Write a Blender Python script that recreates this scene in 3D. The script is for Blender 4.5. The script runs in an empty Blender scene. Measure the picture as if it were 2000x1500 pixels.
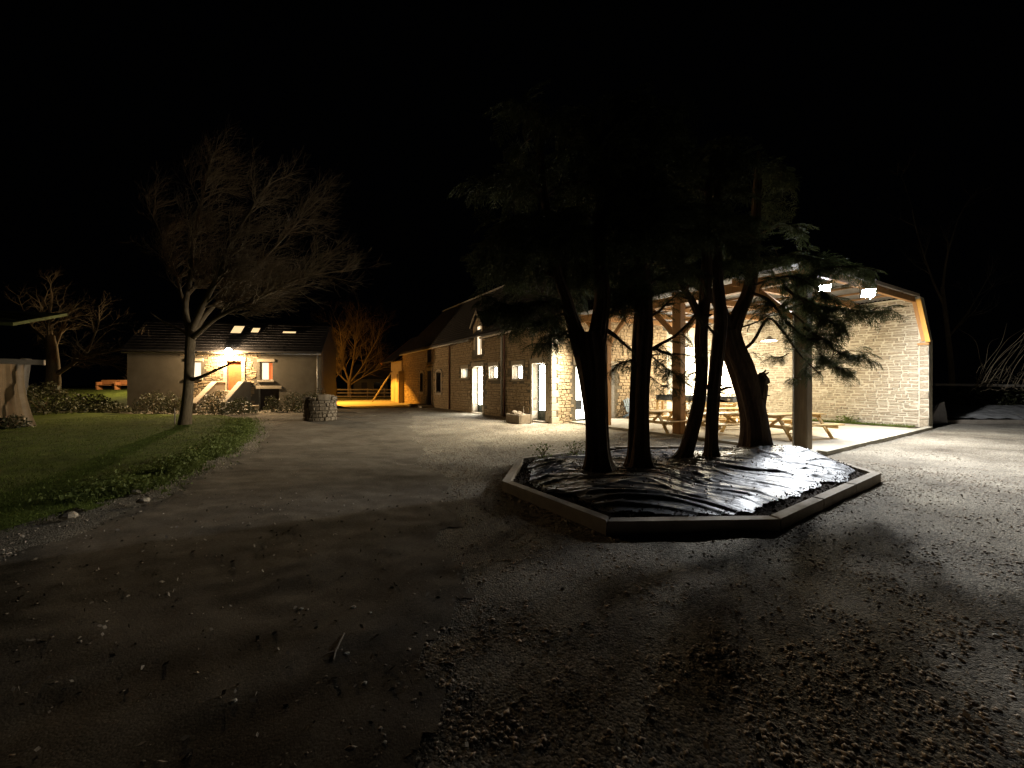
import bpy, math, random
import numpy as np
from mathutils import Vector, Matrix, noise

# ------------------------------------------------------------------ camera, world, exposure
S = bpy.context.scene
COL = S.collection
EYE = 1.75
F = 753.0                                   # focal length in pixels of a 2000 px wide picture
cam_d = bpy.data.cameras.new('camera')
cam = bpy.data.objects.new('camera', cam_d)
COL.objects.link(cam)
cam.location = (0, 0, EYE)
cam.rotation_euler = (math.radians(90), 0, 0)
cam_d.sensor_width = 36
cam_d.lens = 36 * F / 2000
cam_d.clip_start = 0.05
cam_d.clip_end = 900
S.camera = cam

W_ = bpy.data.worlds.new('World')
S.world = W_
W_.use_nodes = True
wn = W_.node_tree
wn.nodes.clear()
wo = wn.nodes.new('ShaderNodeOutputWorld')
wb = wn.nodes.new('ShaderNodeBackground')
wb.inputs['Color'].default_value = (0.55, 0.6, 0.8, 1)
wb.inputs['Strength'].default_value = 0.0004
wn.links.new(wb.outputs[0], wo.inputs[0])

S.view_settings.view_transform = 'Standard'
S.view_settings.look = 'None'
S.view_settings.exposure = 0.0
S.view_settings.gamma = 1.0
S.render.engine = 'CYCLES'
try:
    S.cycles.use_denoising = True
    S.cycles.denoiser = 'OPENIMAGEDENOISE'
except Exception:
    pass
S.cycles.max_bounces = 5
S.cycles.diffuse_bounces = 3
S.cycles.glossy_bounces = 2
S.cycles.transparent_max_bounces = 6
S.cycles.sample_clamp_indirect = 4.0

# light powers (the lamps themselves are built with their fixtures below)
P_FLOOD_A, P_FLOOD_B = 3600.0, 3200.0
P_PENDANT, P_WALL = 1200.0, 1600.0
P_HOUSE, P_SODIUM, P_LAWN = 3200.0, 12000.0, 1500.0
E_DOOR = 40.0
P_EAVE = 7000.0

R = random.Random(7)

# ------------------------------------------------------------------ helpers
def V3(*a): return Vector(a)

def at(px, py, Y):
    """point of the place seen at picture position px, py at depth Y"""
    return Vector(((px - 1000) / F * Y, Y, EYE + (750 - py) / F * Y))

def thing(name, label, cat, loc=(0, 0, 0), rotz=0.0, group=None):
    o = bpy.data.objects.new(name, None)
    COL.objects.link(o)
    o.location = loc
    o.rotation_euler = (0, 0, rotz)
    o.empty_display_size = 0.2
    o['label'] = label
    o['category'] = cat
    if group: o['group'] = group
    return o

def tag(o, label, cat, group=None):
    o['label'] = label
    o['category'] = cat
    if group: o['group'] = group
    return o

def base_of(p):
    v = Vector((0, 0, 0))
    while p is not None:
        v += p.location
        p = p.parent
    return v

def link(name, me, m, parent=None):
    o = bpy.data.objects.new(name, me)
    COL.objects.link(o)
    if m is not None and not me.materials: me.materials.append(m)
    if parent is not None: o.parent = parent
    return o

def put(name, V, Fc, m, parent=None, smooth=False, world=True):
    """mesh object; with world=True the vertices are given in world space"""
    if parent is not None and world:
        b = base_of(parent)
        V = [(v[0] - b.x, v[1] - b.y, v[2] - b.z) for v in V]
    me = bpy.data.meshes.new(name)
    me.from_pydata([tuple(v) for v in V], [], Fc)
    if smooth:
        me.polygons.foreach_set('use_smooth', [True] * len(me.polygons))
    me.update()
    return link(name, me, m, parent)

def put_np(name, V, T, m, parent=None, smooth=False, world=True):
    V = np.asarray(V, dtype=np.float32).reshape(-1, 3)
    T = np.asarray(T, dtype=np.int32)
    k = T.shape[1]
    if parent is not None and world:
        b = base_of(parent)
        V = V - np.array([b.x, b.y, b.z], dtype=np.float32)
    me = bpy.data.meshes.new(name)
    me.vertices.add(len(V)); me.vertices.foreach_set('co', V.ravel())
    me.loops.add(T.size); me.loops.foreach_set('vertex_index', T.ravel())
    me.polygons.add(len(T))
    me.polygons.foreach_set('loop_start', np.arange(0, T.size, k, dtype=np.int32))
    me.polygons.foreach_set('loop_total', np.full(len(T), k, dtype=np.int32))
    if smooth: me.polygons.foreach_set('use_smooth', np.ones(len(T), dtype=bool))
    me.update(); me.validate()
    return link(name, me, m, parent)

class MB:
    """collects solids for ONE mesh"""
    def __init__(s): s.V, s.F = [], []
    def add(s, V, Fc):
        n = len(s.V)
        s.V += [tuple(v) for v in V]
        s.F += [tuple(i + n for i in f) for f in Fc]
        return s
    def hexa(s, p):       # 8 points: bottom 4 ccw, top 4 ccw
        return s.add(p, [(3, 2, 1, 0), (4, 5, 6, 7), (0, 1, 5, 4), (1, 2, 6, 5), (2, 3, 7, 6), (3, 0, 4, 7)])
    def box(s, x0, x1, y0, y1, z0, z1):
        return s.hexa([(x0, y0, z0), (x1, y0, z0), (x1, y1, z0), (x0, y1, z0), (x0, y0, z1), (x1, y0, z1), (x1, y1, z1), (x0, y1, z1)])
    def bbox(s, c, ax, ay, az, b=0.008):
        """bevelled box: centre, three half-axis vectors"""
        c, ax, ay, az = Vector(c), Vector(ax), Vector(ay), Vector(az)
        lx, ly, lz = ax.length, ay.length, az.length
        b = min(b, lx * .45, ly * .45, lz * .45)
        ux, uy, uz = ax / lx, ay / ly, az / lz
        V = []
        idx = {}
        for sx in (-1, 1):
            for sy in (-1, 1):
                for sz in (-1, 1):
                    for k in range(3):
                        d = [lx, ly, lz]
                        for q in range(3):
                            if q != k: d[q] -= b
                        idx[(sx, sy, sz, k)] = len(V)
                        V.append(c + ux * sx * d[0] + uy * sy * d[1] + uz * sz * d[2])
        Fc = []
        ring = ((-1, -1), (1, -1), (1, 1), (-1, 1))
        for sg in (-1, 1):
            f = [idx[(sg, a, d, 0)] for a, d in ring]; Fc.append(f if sg > 0 else f[::-1])
            f = [idx[(a, sg, d, 1)] for a, d in ring]; Fc.append(f[::-1] if sg > 0 else f)
            f = [idx[(a, d, sg, 2)] for a, d in ring]; Fc.append(f if sg > 0 else f[::-1])
        for a in (-1, 1):
            for d in (-1, 1):
                f = [idx[(-1, a, d, 1)], idx[(1, a, d, 1)], idx[(1, a, d, 2)], idx[(-1, a, d, 2)]]; Fc.append(f if a * d < 0 else f[::-1])
                f = [idx[(a, -1, d, 0)], idx[(a, 1, d, 0)], idx[(a, 1, d, 2)], idx[(a, -1, d, 2)]]; Fc.append(f[::-1] if a * d < 0 else f)
                f = [idx[(a, d, -1, 0)], idx[(a, d, 1, 0)], idx[(a, d, 1, 1)], idx[(a, d, -1, 1)]]; Fc.append(f if a * d < 0 else f[::-1])
        for a in (-1, 1):
            for d in (-1, 1):
                for e in (-1, 1):
                    f = [idx[(a, d, e, 0)], idx[(a, d, e, 1)], idx[(a, d, e, 2)]]
                    Fc.append(f if a * d * e > 0 else f[::-1])
        return s.add(V, Fc)
    def bar(s, p, q, w, h, up=(0, 0, 1), b=0.006):
        p, q = Vector(p), Vector(q)
        d = q - p
        L = d.length
        d = d / L
        side = d.cross(Vector(up))
        if side.length < 1e-4: side = d.cross(Vector((1, 0, 0)))
        side.normalize()
        u2 = side.cross(d).normalized()
        return s.bbox((p + q) / 2, d * L / 2, side * w / 2, u2 * h / 2, b)
    def prism(s, poly, vec):
        n = len(poly)
        v = Vector(vec)
        P = [Vector(p) for p in poly]
        Fc = [tuple(range(n))[::-1], tuple(range(n, 2 * n))]
        for i in range(n):
            j = (i + 1) % n
            Fc.append((i, j, n + j, n + i))
        return s.add(P + [p + v for p in P], Fc)
    def tube(s, pts, rads, sides=8, cap=True, wob=0.0, seed=0.0, stretch=6.0):
        pts = [Vector(p) for p in pts]
        n = len(pts)
        V, Fc = [], []
        t0 = (pts[1] - pts[0]).normalized()
        ref = Vector((1, 0, 0)) if abs(t0.x) < 0.8 else Vector((0, 1, 0))
        a = (ref - t0 * ref.dot(t0)).normalized()
        for i, p in enumerate(pts):
            t = (pts[min(i + 1, n - 1)] - pts[max(i - 1, 0)]).normalized()
            a = (a - t * a.dot(t)).normalized()
            c = t.cross(a)
            for k in range(sides):
                an = 2 * math.pi * k / sides
                dv = a * math.cos(an) + c * math.sin(an)
                r = rads[i]
                if wob:
                    q = Vector((math.cos(an) * 2.6 + seed, math.sin(an) * 2.6, p.z * stretch / 6.0))
                    r *= 1 + wob * (noise.noise(q * 1.3) + .55 * noise.noise(Vector((q.x * 3.1, q.y * 3.1, q.z * 1.2))))
                V.append(p + dv * r)
        for i in range(n - 1):
            for k in range(sides):
                j = (k + 1) % sides
                Fc.append((i * sides + k, i * sides + j, (i + 1) * sides + j, (i + 1) * sides + k))
        if cap:
            Fc.append(tuple(range(sides))[::-1])
            Fc.append(tuple(range((n - 1) * sides, n * sides)))
        return s.add(V, Fc)
    def build(s, name, m, parent=None, smooth=False, world=True):
        return put(name, s.V, s.F, m, parent, smooth, world)

def smooth_path(pts, rads, step=0.08):
    """Catmull-Rom resample of a polyline with radii"""
    P = [Vector(p) for p in pts]
    P = [P[0] * 2 - P[1]] + P + [P[-1] * 2 - P[-2]]
    Rr = [rads[0]] + list(rads) + [rads[-1]]
    op, orr = [], []
    for i in range(1, len(P) - 2):
        n = max(2, int((P[i + 1] - P[i]).length / step))
        for k in range(n):
            t = k / n
            p = 0.5 * ((2 * P[i]) + (P[i + 1] - P[i - 1]) * t + (2 * P[i - 1] - 5 * P[i] + 4 * P[i + 1] - P[i + 2]) * t * t
                       + (3 * P[i] - P[i - 1] - 3 * P[i + 1] + P[i + 2]) * t ** 3)
            op.append(p)
            orr.append(Rr[i] * (1 - t) + Rr[i + 1] * t)
    op.append(P[-2]); orr.append(Rr[-2])
    return op, orr

# ------------------------------------------------------------------ materials
def mat(name, c1, c2=None, scale=4.0, rough=0.85, bump=0.0, bscale=20.0, metal=0.0, spec=0.3, vary=0.0, stretch=(1, 1, 1),
        vor=0.0, vscale=30.0, emit=None, estr=0.0, detail=6.0, c3=None, voff=None, backface=None, transl=0.0):
    m = bpy.data.materials.new(name)
    m.use_nodes = True
    nt = m.node_tree
    N, L = nt.nodes, nt.links
    N.clear()
    out = N.new('ShaderNodeOutputMaterial')
    b = N.new('ShaderNodeBsdfPrincipled')
    b.inputs['Roughness'].default_value = rough
    b.inputs['Metallic'].default_value = metal
    b.inputs['Specular IOR Level'].default_value = spec
    L.new(b.outputs[0], out.inputs[0])
    c2 = c2 or tuple(x * 0.6 for x in c1)
    tc = N.new('ShaderNodeTexCoord')
    mp = N.new('ShaderNodeMapping')
    mp.inputs['Scale'].default_value = stretch
    L.new(tc.outputs['Object'], mp.inputs[0])
    nz = N.new('ShaderNodeTexNoise')
    nz.inputs['Scale'].default_value = scale
    nz.inputs['Detail'].default_value = detail
    nz.inputs['Roughness'].default_value = 0.65
    L.new(mp.outputs[0], nz.inputs['Vector'])
    rp = N.new('ShaderNodeValToRGB')
    rp.color_ramp.elements[0].position = 0.32
    rp.color_ramp.elements[1].position = 0.68
    rp.color_ramp.elements[0].color = (*c2, 1)
    rp.color_ramp.elements[1].color = (*c1, 1)
    L.new(nz.outputs['Fac'], rp.inputs[0])
    colr = rp.outputs[0]
    if vor:
        vt = N.new('ShaderNodeTexVoronoi')
        vt.inputs['Scale'].default_value = vscale
        L.new(mp.outputs[0], vt.inputs['Vector'])
        sep = N.new('ShaderNodeSeparateColor')
        L.new(vt.outputs['Color'], sep.inputs[0])
        mr = N.new('ShaderNodeMapRange')
        mr.inputs['To Min'].default_value = 1 - vor
        mr.inputs['To Max'].default_value = 1 + vor
        L.new(sep.outputs[0], mr.inputs['Value'])
        mx = N.new('ShaderNodeVectorMath'); mx.operation = 'SCALE'
        L.new(colr, mx.inputs[0]); L.new(mr.outputs[0], mx.inputs['Scale'])
        colr = mx.outputs[0]
    if vary:
        geo = N.new('ShaderNodeNewGeometry')
        oi = N.new('ShaderNodeObjectInfo')
        ad = N.new('ShaderNodeMath'); ad.operation = 'ADD'
        L.new(geo.outputs['Random Per Island'], ad.inputs[0]); L.new(oi.outputs['Random'], ad.inputs[1])
        fr = N.new('ShaderNodeMath'); fr.operation = 'FRACT'
        L.new(ad.outputs[0], fr.inputs[0])
        r2 = N.new('ShaderNodeValToRGB')
        e = r2.color_ramp.elements
        e[0].position, e[1].position = 0.0, 1.0
        e[0].color = (1 - vary, 1 - vary, 1 - vary, 1)
        e[1].color = (1 + vary * .6, 1 + vary * .6, 1 + vary * .6, 1)
        w = e.new(0.35); w.color = (1 + vary * .35, 1.0, 1 - vary * .35, 1)
        w = e.new(0.7); w.color = (1 - vary * .3, 1 - vary * .25, 1 - vary * .1, 1)
        mx = N.new('ShaderNodeVectorMath'); mx.operation = 'MULTIPLY'
        L.new(colr, mx.inputs[0]); L.new(r2.outputs[0], mx.inputs[1])
        colr = mx.outputs[0]
    L.new(colr, b.inputs['Base Color'])
    if bump:
        bz = N.new('ShaderNodeTexNoise')
        bz.inputs['Scale'].default_value = bscale
        bz.inputs['Detail'].default_value = 8
        bz.inputs['Roughness'].default_value = 0.7
        L.new(mp.outputs[0], bz.inputs['Vector'])
        h = bz.outputs['Fac']
        if vor:
            vb = N.new('ShaderNodeTexVoronoi')
            vb.inputs['Scale'].default_value = vscale
            L.new(mp.outputs[0], vb.inputs['Vector'])
            sb = N.new('ShaderNodeMath'); sb.operation = 'SUBTRACT'
            L.new(h, sb.inputs[0]); L.new(vb.outputs['Distance'], sb.inputs[1])
            h = sb.outputs[0]
        bp = N.new('ShaderNodeBump')
        bp.inputs['Strength'].default_value = 0.9
        bp.inputs['Distance'].default_value = bump
        L.new(h, bp.inputs['Height'])
        L.new(bp.outputs[0], b.inputs['Normal'])
    if emit:
        b.inputs['Emission Color'].default_value = (*emit, 1)
        b.inputs['Emission Strength'].default_value = estr
    if transl:
        tr = N.new('ShaderNodeBsdfTranslucent')
        L.new(colr, tr.inputs['Color'])
        ms = N.new('ShaderNodeMixShader')
        ms.inputs[0].default_value = transl
        L.new(b.outputs[0], ms.inputs[1]); L.new(tr.outputs[0], ms.inputs[2])
        L.new(ms.outputs[0], out.inputs[0])
    return m

M = {}
M['gravel'] = mat('gravel', (0.31, 0.275, 0.215), (0.11, 0.092, 0.07), scale=0.55, rough=0.95, bump=0.012, bscale=60, vor=0.55, vscale=58, spec=0.15)
M['earth'] = mat('earth', (0.19, 0.16, 0.122), (0.10, 0.081, 0.06), scale=0.7, rough=0.95, bump=0.0014, bscale=120, vor=0.3, vscale=85, spec=0.15)
M['pebble'] = mat('pebble', (0.52, 0.48, 0.42), (0.28, 0.25, 0.205), scale=9, rough=0.9, vary=0.65, spec=0.2)
M['white_stone'] = mat('white_stone', (0.75, 0.72, 0.66), (0.5, 0.47, 0.42), scale=30, rough=0.8)
M['road'] = mat('road', (0.30, 0.28, 0.25), (0.22, 0.2, 0.18), scale=1.5, rough=0.9, bump=0.004, bscale=60)
M['field'] = mat('field', (0.075, 0.085, 0.035), (0.04, 0.05, 0.02), scale=1.2, rough=1.0, bump=0.05, bscale=9)
M['lawn'] = mat('lawn', (0.12, 0.155, 0.03), (0.05, 0.065, 0.015), scale=2.2, rough=1.0, bump=0.03, bscale=30, spec=0.1)
M['grass'] = mat('grass', (0.11, 0.16, 0.03), (0.06, 0.085, 0.018), scale=1.5, rough=0.8, vary=0.45, spec=0.15, transl=0.25)
M['weed'] = mat('weed', (0.15, 0.20, 0.055), (0.08, 0.11, 0.03), scale=3, rough=0.7, vary=0.45, spec=0.2, transl=0.25)
M['stone'] = mat('stone', (0.40, 0.33, 0.22), (0.27, 0.21, 0.135), scale=7, rough=0.9, bump=0.012, bscale=26, vary=0.42, spec=0.2)
M['schist'] = mat('schist', (0.40, 0.365, 0.29), (0.18, 0.158, 0.118), scale=5, rough=0.88, bump=0.012, bscale=22, vary=0.42, spec=0.25)
M['mortar'] = mat('mortar', (0.55, 0.50, 0.395), (0.42, 0.375, 0.29), scale=10, rough=1.0, bump=0.012, bscale=40)
M['mortar_dark'] = mat('mortar_dark', (0.17, 0.14, 0.10), (0.10, 0.085, 0.06), scale=10, rough=1.0, bump=0.012, bscale=40)
M['dark_stone'] = mat('dark_stone', (0.21, 0.18, 0.135), (0.12, 0.10, 0.075), scale=7, rough=0.9, bump=0.012, bscale=26, vary=0.4, spec=0.2)
M['dressed'] = mat('dressed_stone', (0.42, 0.37, 0.29), (0.33, 0.28, 0.21), scale=6, rough=0.9, bump=0.005, bscale=60, vary=0.15)
M['render'] = mat('render', (0.15, 0.13, 0.098), (0.105, 0.09, 0.066), scale=1.2, rough=0.95, bump=0.006, bscale=50)
M['slate'] = mat('slate', (0.045, 0.045, 0.05), (0.025, 0.025, 0.03), scale=5, rough=0.6, bump=0.004, bscale=60, vary=0.4)
M['zinc'] = mat('zinc', (0.45, 0.43, 0.40), (0.36, 0.34, 0.31), scale=5, rough=0.5, metal=0.4)
M['pipe_brown'] = mat('pipe_brown', (0.16, 0.075, 0.05), (0.11, 0.05, 0.035), scale=5, rough=0.45)
M['pine'] = mat('pine', (0.74, 0.55, 0.27), (0.62, 0.43, 0.19), scale=3, rough=0.6, bump=0.002, bscale=60, vary=0.12, stretch=(1, 6, 6))
M['oak'] = mat('oak', (0.40, 0.215, 0.085), (0.29, 0.15, 0.055), scale=3, rough=0.7, bump=0.004, bscale=30, stretch=(5, 5, 0.6))
M['verge_timber'] = mat('verge_timber', (0.62, 0.33, 0.06), (0.5, 0.25, 0.045), scale=3, rough=0.6, stretch=(5, 5, 0.8))
M['post'] = mat('post_timber', (0.22, 0.165, 0.10), (0.13, 0.095, 0.055), scale=4, rough=0.8, bump=0.006, bscale=18, stretch=(8, 8, 0.5))
M['sleeper'] = mat('sleeper', (0.34, 0.30, 0.24), (0.23, 0.195, 0.15), scale=4, rough=0.85, bump=0.004, bscale=40, vary=0.15)
M['soil'] = mat('soil', (0.07, 0.05, 0.032), (0.03, 0.021, 0.014), scale=9, rough=1.0, bump=0.03, bscale=30)
M['tarp'] = mat('tarp', (0.13, 0.13, 0.14), (0.07, 0.07, 0.075), scale=3, rough=0.47, bump=0.010, bscale=9, spec=0.8, stretch=(.7, 1.8, 1))
M['bark'] = mat('bark', (0.10, 0.066, 0.04), (0.04, 0.026, 0.016), scale=6, rough=0.95, bump=0.025, bscale=12, stretch=(5, 5, 0.7), spec=0.1)
M['bare_bark'] = mat('bare_bark', (0.19, 0.145, 0.09), (0.10, 0.075, 0.048), scale=5, rough=0.9, bump=0.01, bscale=20, stretch=(3, 3, 0.7), spec=0.1)
M['needles'] = mat('needles', (0.07, 0.088, 0.036), (0.042, 0.054, 0.023), scale=2, rough=0.7, vary=0.4, spec=0.2, transl=0.15)
M['leaf'] = mat('leaf', (0.07, 0.078, 0.034), (0.035, 0.04, 0.018), scale=3, rough=0.5, vary=0.5, spec=0.4, transl=0.2)
M['terrace'] = mat('terrace', (0.50, 0.46, 0.38), (0.33, 0.295, 0.235), scale=1.1, rough=0.85, bump=0.003, bscale=60)
M['concrete'] = mat('concrete', (0.45, 0.42, 0.34), (0.32, 0.29, 0.23), scale=4, rough=0.9, bump=0.006, bscale=40)
M['pale_sheet'] = mat('pale_sheet', (0.24, 0.235, 0.23), (0.17, 0.165, 0.16), scale=2, rough=0.6)
M['purlin'] = mat('purlin', (0.26, 0.15, 0.07), (0.18, 0.10, 0.05), scale=3, rough=0.8)
M['green_frame'] = mat('green_frame', (0.03, 0.045, 0.03), (0.02, 0.03, 0.02), rough=0.4, spec=0.5)
M['white_frame'] = mat('white_frame', (0.7, 0.66, 0.58), (0.6, 0.56, 0.5), rough=0.5)
M['dark_door'] = mat('dark_door', (0.04, 0.03, 0.025), (0.02, 0.016, 0.014), rough=0.6)
M['red_door'] = mat('red_door', (0.45, 0.11, 0.035), (0.30, 0.07, 0.025), scale=4, rough=0.5)
M['glass_dark'] = mat('glass_dark', (0.012, 0.012, 0.015), (0.01, 0.01, 0.012), rough=0.05, spec=0.6)
M['lit_cool'] = mat('lit_cool', (0.8, 0.8, 0.75), rough=0.4, emit=(1.0, 0.97, 0.86), estr=E_DOOR)
M['lit_gable'] = mat('lit_gable', (0.8, 0.8, 0.75), rough=0.4, emit=(1.0, 0.97, 0.86), estr=8.0)
M['lit_warm'] = mat('lit_warm', (0.8, 0.7, 0.5), rough=0.4, emit=(1.0, 0.80, 0.55), estr=1.6)
M['lit_sky'] = mat('lit_sky', (0.8, 0.7, 0.5), rough=0.4, emit=(1.0, 0.72, 0.36), estr=1.1)
M['curtain_lit'] = mat('curtain_lit', (0.6, 0.2, 0.08), rough=0.9, emit=(1.0, 0.22, 0.06), estr=0.75)
M['lamp_cool'] = mat('lamp_cool', (1, 1, 1), emit=(0.86, 0.93, 1.0), estr=160.0)
M['lamp_warm'] = mat('lamp_warm', (1, 1, 1), emit=(1.0, 0.78, 0.48), estr=130.0)
M['bulb'] = mat('bulb', (1, 1, 1), emit=(1.0, 0.92, 0.75), estr=14.0)
M['lamp_sodium'] = mat('lamp_sodium', (1, 1, 1), emit=(1.0, 0.45, 0.05), estr=30.0)
M['black_metal'] = mat('black_metal', (0.03, 0.03, 0.032), (0.02, 0.02, 0.02), rough=0.45, metal=0.6)
M['enamel'] = mat('enamel', (0.6, 0.55, 0.45), (0.5, 0.45, 0.38), rough=0.35)
M['blue_wood'] = mat('blue_wood', (0.20, 0.26, 0.31), (0.14, 0.19, 0.235), scale=6, rough=0.6, vary=0.1)
M['crate_grey'] = mat('crate_grey', (0.075, 0.085, 0.10), (0.05, 0.056, 0.066), rough=0.6)
M['cloth'] = mat('cloth', (0.46, 0.40, 0.33), (0.34, 0.29, 0.235), scale=3, rough=0.95, transl=0.3)
M['grey_wood'] = mat('grey_wood', (0.34, 0.29, 0.235), (0.24, 0.2, 0.16), scale=4, rough=0.85, stretch=(1, 6, 6))
M['moss'] = mat('moss', (0.13, 0.15, 0.05), (0.07, 0.075, 0.03), scale=6, rough=1.0, bump=0.02, bscale=20)
M['pale_stone'] = mat('pale_stone', (0.55, 0.54, 0.55), (0.42, 0.41, 0.42), scale=5, rough=0.85)
M['orange_wood'] = mat('orange_wood', (0.55, 0.25, 0.10), (0.42, 0.18, 0.07), scale=4, rough=0.7)
M['yellow_wall'] = mat('yellow_wall', (0.50, 0.42, 0.30), (0.4, 0.33, 0.23), scale=3, rough=0.95, bump=0.01, bscale=20)
M['paper'] = mat('paper', (0.7, 0.7, 0.68), rough=0.8)

# ------------------------------------------------------------------ frames of the place
P0 = Vector((7.64, 10.15, 0))
G = Vector((0.843, 0.537, 0)).normalized()        # into the shed
D = Vector((-0.537, 0.843, 0)).normalized()       # along the facade, away from the camera
Z = Vector((0, 0, 1))
def sh(g, d, z=0.0): return P0 + G * g + D * d + Z * z
C0 = Vector((1.75, 16.9, 0))                      # near corner of the long building
def fac(u, z=0.0, n=0.0): return C0 + D * u + Z * z - G * n      # its facade
def gab(s, z=0.0, n=0.0): return C0 + G * s + Z * z - D * n      # its gable
HW = sh(9.81, -0.525)                             # right end of the shed's back wall
def bw(t, z=0.0, n=0.0): return HW + D * t + Z * z - G * n
HR = Vector((-13.4, 27.0, 0))
HE = Vector((-0.985, -0.174, 0)).normalized()
HN = Vector((0.174, -0.985, 0)).normalized()
def hou(u, z=0.0, n=0.0): return HR + HE * u + Z * z + HN * n

def inside(poly, x, y):
    c = False
    j = len(poly) - 1
    for i in range(len(poly)):
        xi, yi = poly[i]; xj, yj = poly[j]
        if (yi > y) != (yj > y) and x < (xj - xi) * (y - yi) / (yj - yi) + xi: c = not c
        j = i
    return c
def edge_dist(poly, x, y):
    best = 1e9
    for i in range(len(poly)):
        ax, ay = poly[i]; bx, by = poly[(i + 1) % len(poly)]
        dx, dy = bx - ax, by - ay
        t = max(0, min(1, ((x - ax) * dx + (y - ay) * dy) / (dx * dx + dy * dy)))
        best = min(best, math.hypot(x - ax - t * dx, y - ay - t * dy))
    return best


# ------------------------------------------------------------------ ground
def axis(lo, hi, f0, f1, step, grow=1.25):
    a = list(np.arange(f0, f1 + 1e-6, step))
    s = step
    while a[-1] < hi:
        s *= grow; a.append(a[-1] + s)
    s = step
    b = []
    x = f0
    while x > lo:
        s *= grow; x -= s; b.append(x)
    return b[::-1] + a

def gz(x, y):
    """relief of the yard"""
    r = math.hypot(x, y - 4)
    k = 1.0 if r < 20 else max(0.0, 1 - (r - 20) / 25)
    p = Vector((x, y, 0))
    return k * (0.035 * noise.noise(p * 0.45) + 0.018 * noise.noise(p * 1.7) + 0.010 * noise.noise(p * 5.0)) - 0.01

xs = axis(-400, 400, -16, 19, 0.11)
ys = axis(-60, 600, 0.2, 17.5, 0.11)
V = [(x, y, gz(x, y) if (-30 < x < 35 and -5 < y < 45) else -0.02) for y in ys for x in xs]
nx = len(xs)
Fc = [(j * nx + i, j * nx + i + 1, (j + 1) * nx + i + 1, (j + 1) * nx + i) for j in range(len(ys) - 1) for i in range(nx - 1)]
o = put('ground', V, Fc, M['gravel'], smooth=True); o['kind'] = 'structure'

def flat(name, poly, z, m):
    o = put(name, [(x, y, z) for x, y in poly], [tuple(range(len(poly)))], m)
    o['kind'] = 'structure'
    return o
# orange lit road, field beyond
flat('road', [(-40, 33.6), (-13.3, 28.6), (-7.0, 31.6), (-9.5, 41), (-13, 45), (-60, 45)], 0.05, M['road'])
flat('field', [(-140, 46), (60, 46), (60, 160), (-140, 160)], 0.06, M['field'])

# packed earth drive, a little above the gravel
DRIVE = [(-5.2, 3.8), (-5.5, 6.5), (-6.7, 9.8), (-8.5, 13.5), (-10.2, 17), (-11, 21), (-12.2, 27), (-8.6, 29), (-5.6, 22), (-4.2, 16), (-2.7, 11), (-1.5, 7.8), (-0.7, 5), (-0.3, 3.2), (-0.6, 1.2), (-3.5, 1.2)]
def drive_in(x, y):
    q = (x + .5 * noise.noise(Vector((x * .8, y * .8, 4))) + .22 * noise.noise(Vector((x * 3, y * 3, 5))), y + .4 * noise.noise(Vector((x * .8, y * .8, 6))))
    return inside(DRIVE, *q)

# pebbles lying on the yard
def pebbles(name, n, fn, smin, smax, m, seed):
    rg = np.random.default_rng(seed)
    base = np.array([(1, 0, 0), (0, 1, 0), (-1, 0, 0), (0, -1, 0), (0, 0, 1), (0, 0, -1)], dtype=np.float32)
    tri = np.array([(0, 1, 4), (1, 2, 4), (2, 3, 4), (3, 0, 4), (1, 0, 5), (2, 1, 5), (3, 2, 5), (0, 3, 5)])
    Vs, Ts = [], []
    k = 0
    while k < n:
        x, y = fn(rg)
        s = smin * (smax / smin) ** (rg.random() ** 2.2)
        a = rg.random() * 6.28
        sc = np.array([s * rg.uniform(.7, 1.3), s * rg.uniform(.5, 1.0), s * rg.uniform(.22, .42)])
        b = base * sc * rg.uniform(.75, 1.2, (6, 1))
        ca, sa = math.cos(a), math.sin(a)
        xx = b[:, 0] * ca - b[:, 1] * sa + x
        yy = b[:, 0] * sa + b[:, 1] * ca + y
        zz = b[:, 2] + gz(x, y) + s * .2
        Vs.append(np.stack([xx, yy, zz], 1)); Ts.append(tri + 6 * k)
        k += 1
    o = put_np(name, np.concatenate(Vs), np.concatenate(Ts), m)
    o['kind'] = 'stuff'
    return o

BED = [(-0.168, 6.34), (1.105, 4.5), (3.19, 4.58), (6.64, 6.93), (6.9, 8.3), (5.4, 9.9), (2.6, 9.9), (0.134, 8.43)]
LAWN = [(-5.95, 4.3), (-5.75, 5.5), (-6.45, 7.3), (-7.3, 9.8), (-9.1, 13.2), (-11.0, 16.0), (-12.6, 18.2), (-15.5, 21.0), (-26, 23.0), (-60, 23.0), (-60, 4.3)]
def near_pt(rg):
    while True:
        y = 1.1 + 9.5 * rg.random() ** 1.5
        x = (rg.random() * 2 - 1) * y * 1.42
        if drive_in(x + rg.normal() * .25, y + rg.normal() * .2) and rg.random() < .74: continue
        if noise.noise(Vector((x * .75, y * .75, 21))) + .5 * noise.noise(Vector((x * 2.3, y * 2.3, 22))) < .02 and rg.random() < .78: continue
        if not inside(BED, x, y) and not inside(LAWN, x, y): return x, y
def mid_pt(rg):
    while True:
        y = 6 + 15 * rg.random()
        x = -9 + 26 * rg.random()
        if drive_in(x, y) and rg.random() < .88: continue
        if not inside(BED, x, y) and not inside(LAWN, x, y) and (Vector((x, y, 0)) - P0).dot(G) < -0.4: return x, y
pebbles('gravel_pebbles', 26000, near_pt, 0.005, 0.024, M['pebble'], 1)
def bank_pt(rg):
    k = rg.integers(0, 8)
    a, b = BED[k], BED[(k + 1) % 8]
    t = rg.random(); o_ = .02 + abs(rg.normal()) * .09
    dx, dy = b[0] - a[0], b[1] - a[1]; L_ = math.hypot(dx, dy)
    return a[0] + dx * t + dy / L_ * o_, a[1] + dy * t - dx / L_ * o_
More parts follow.
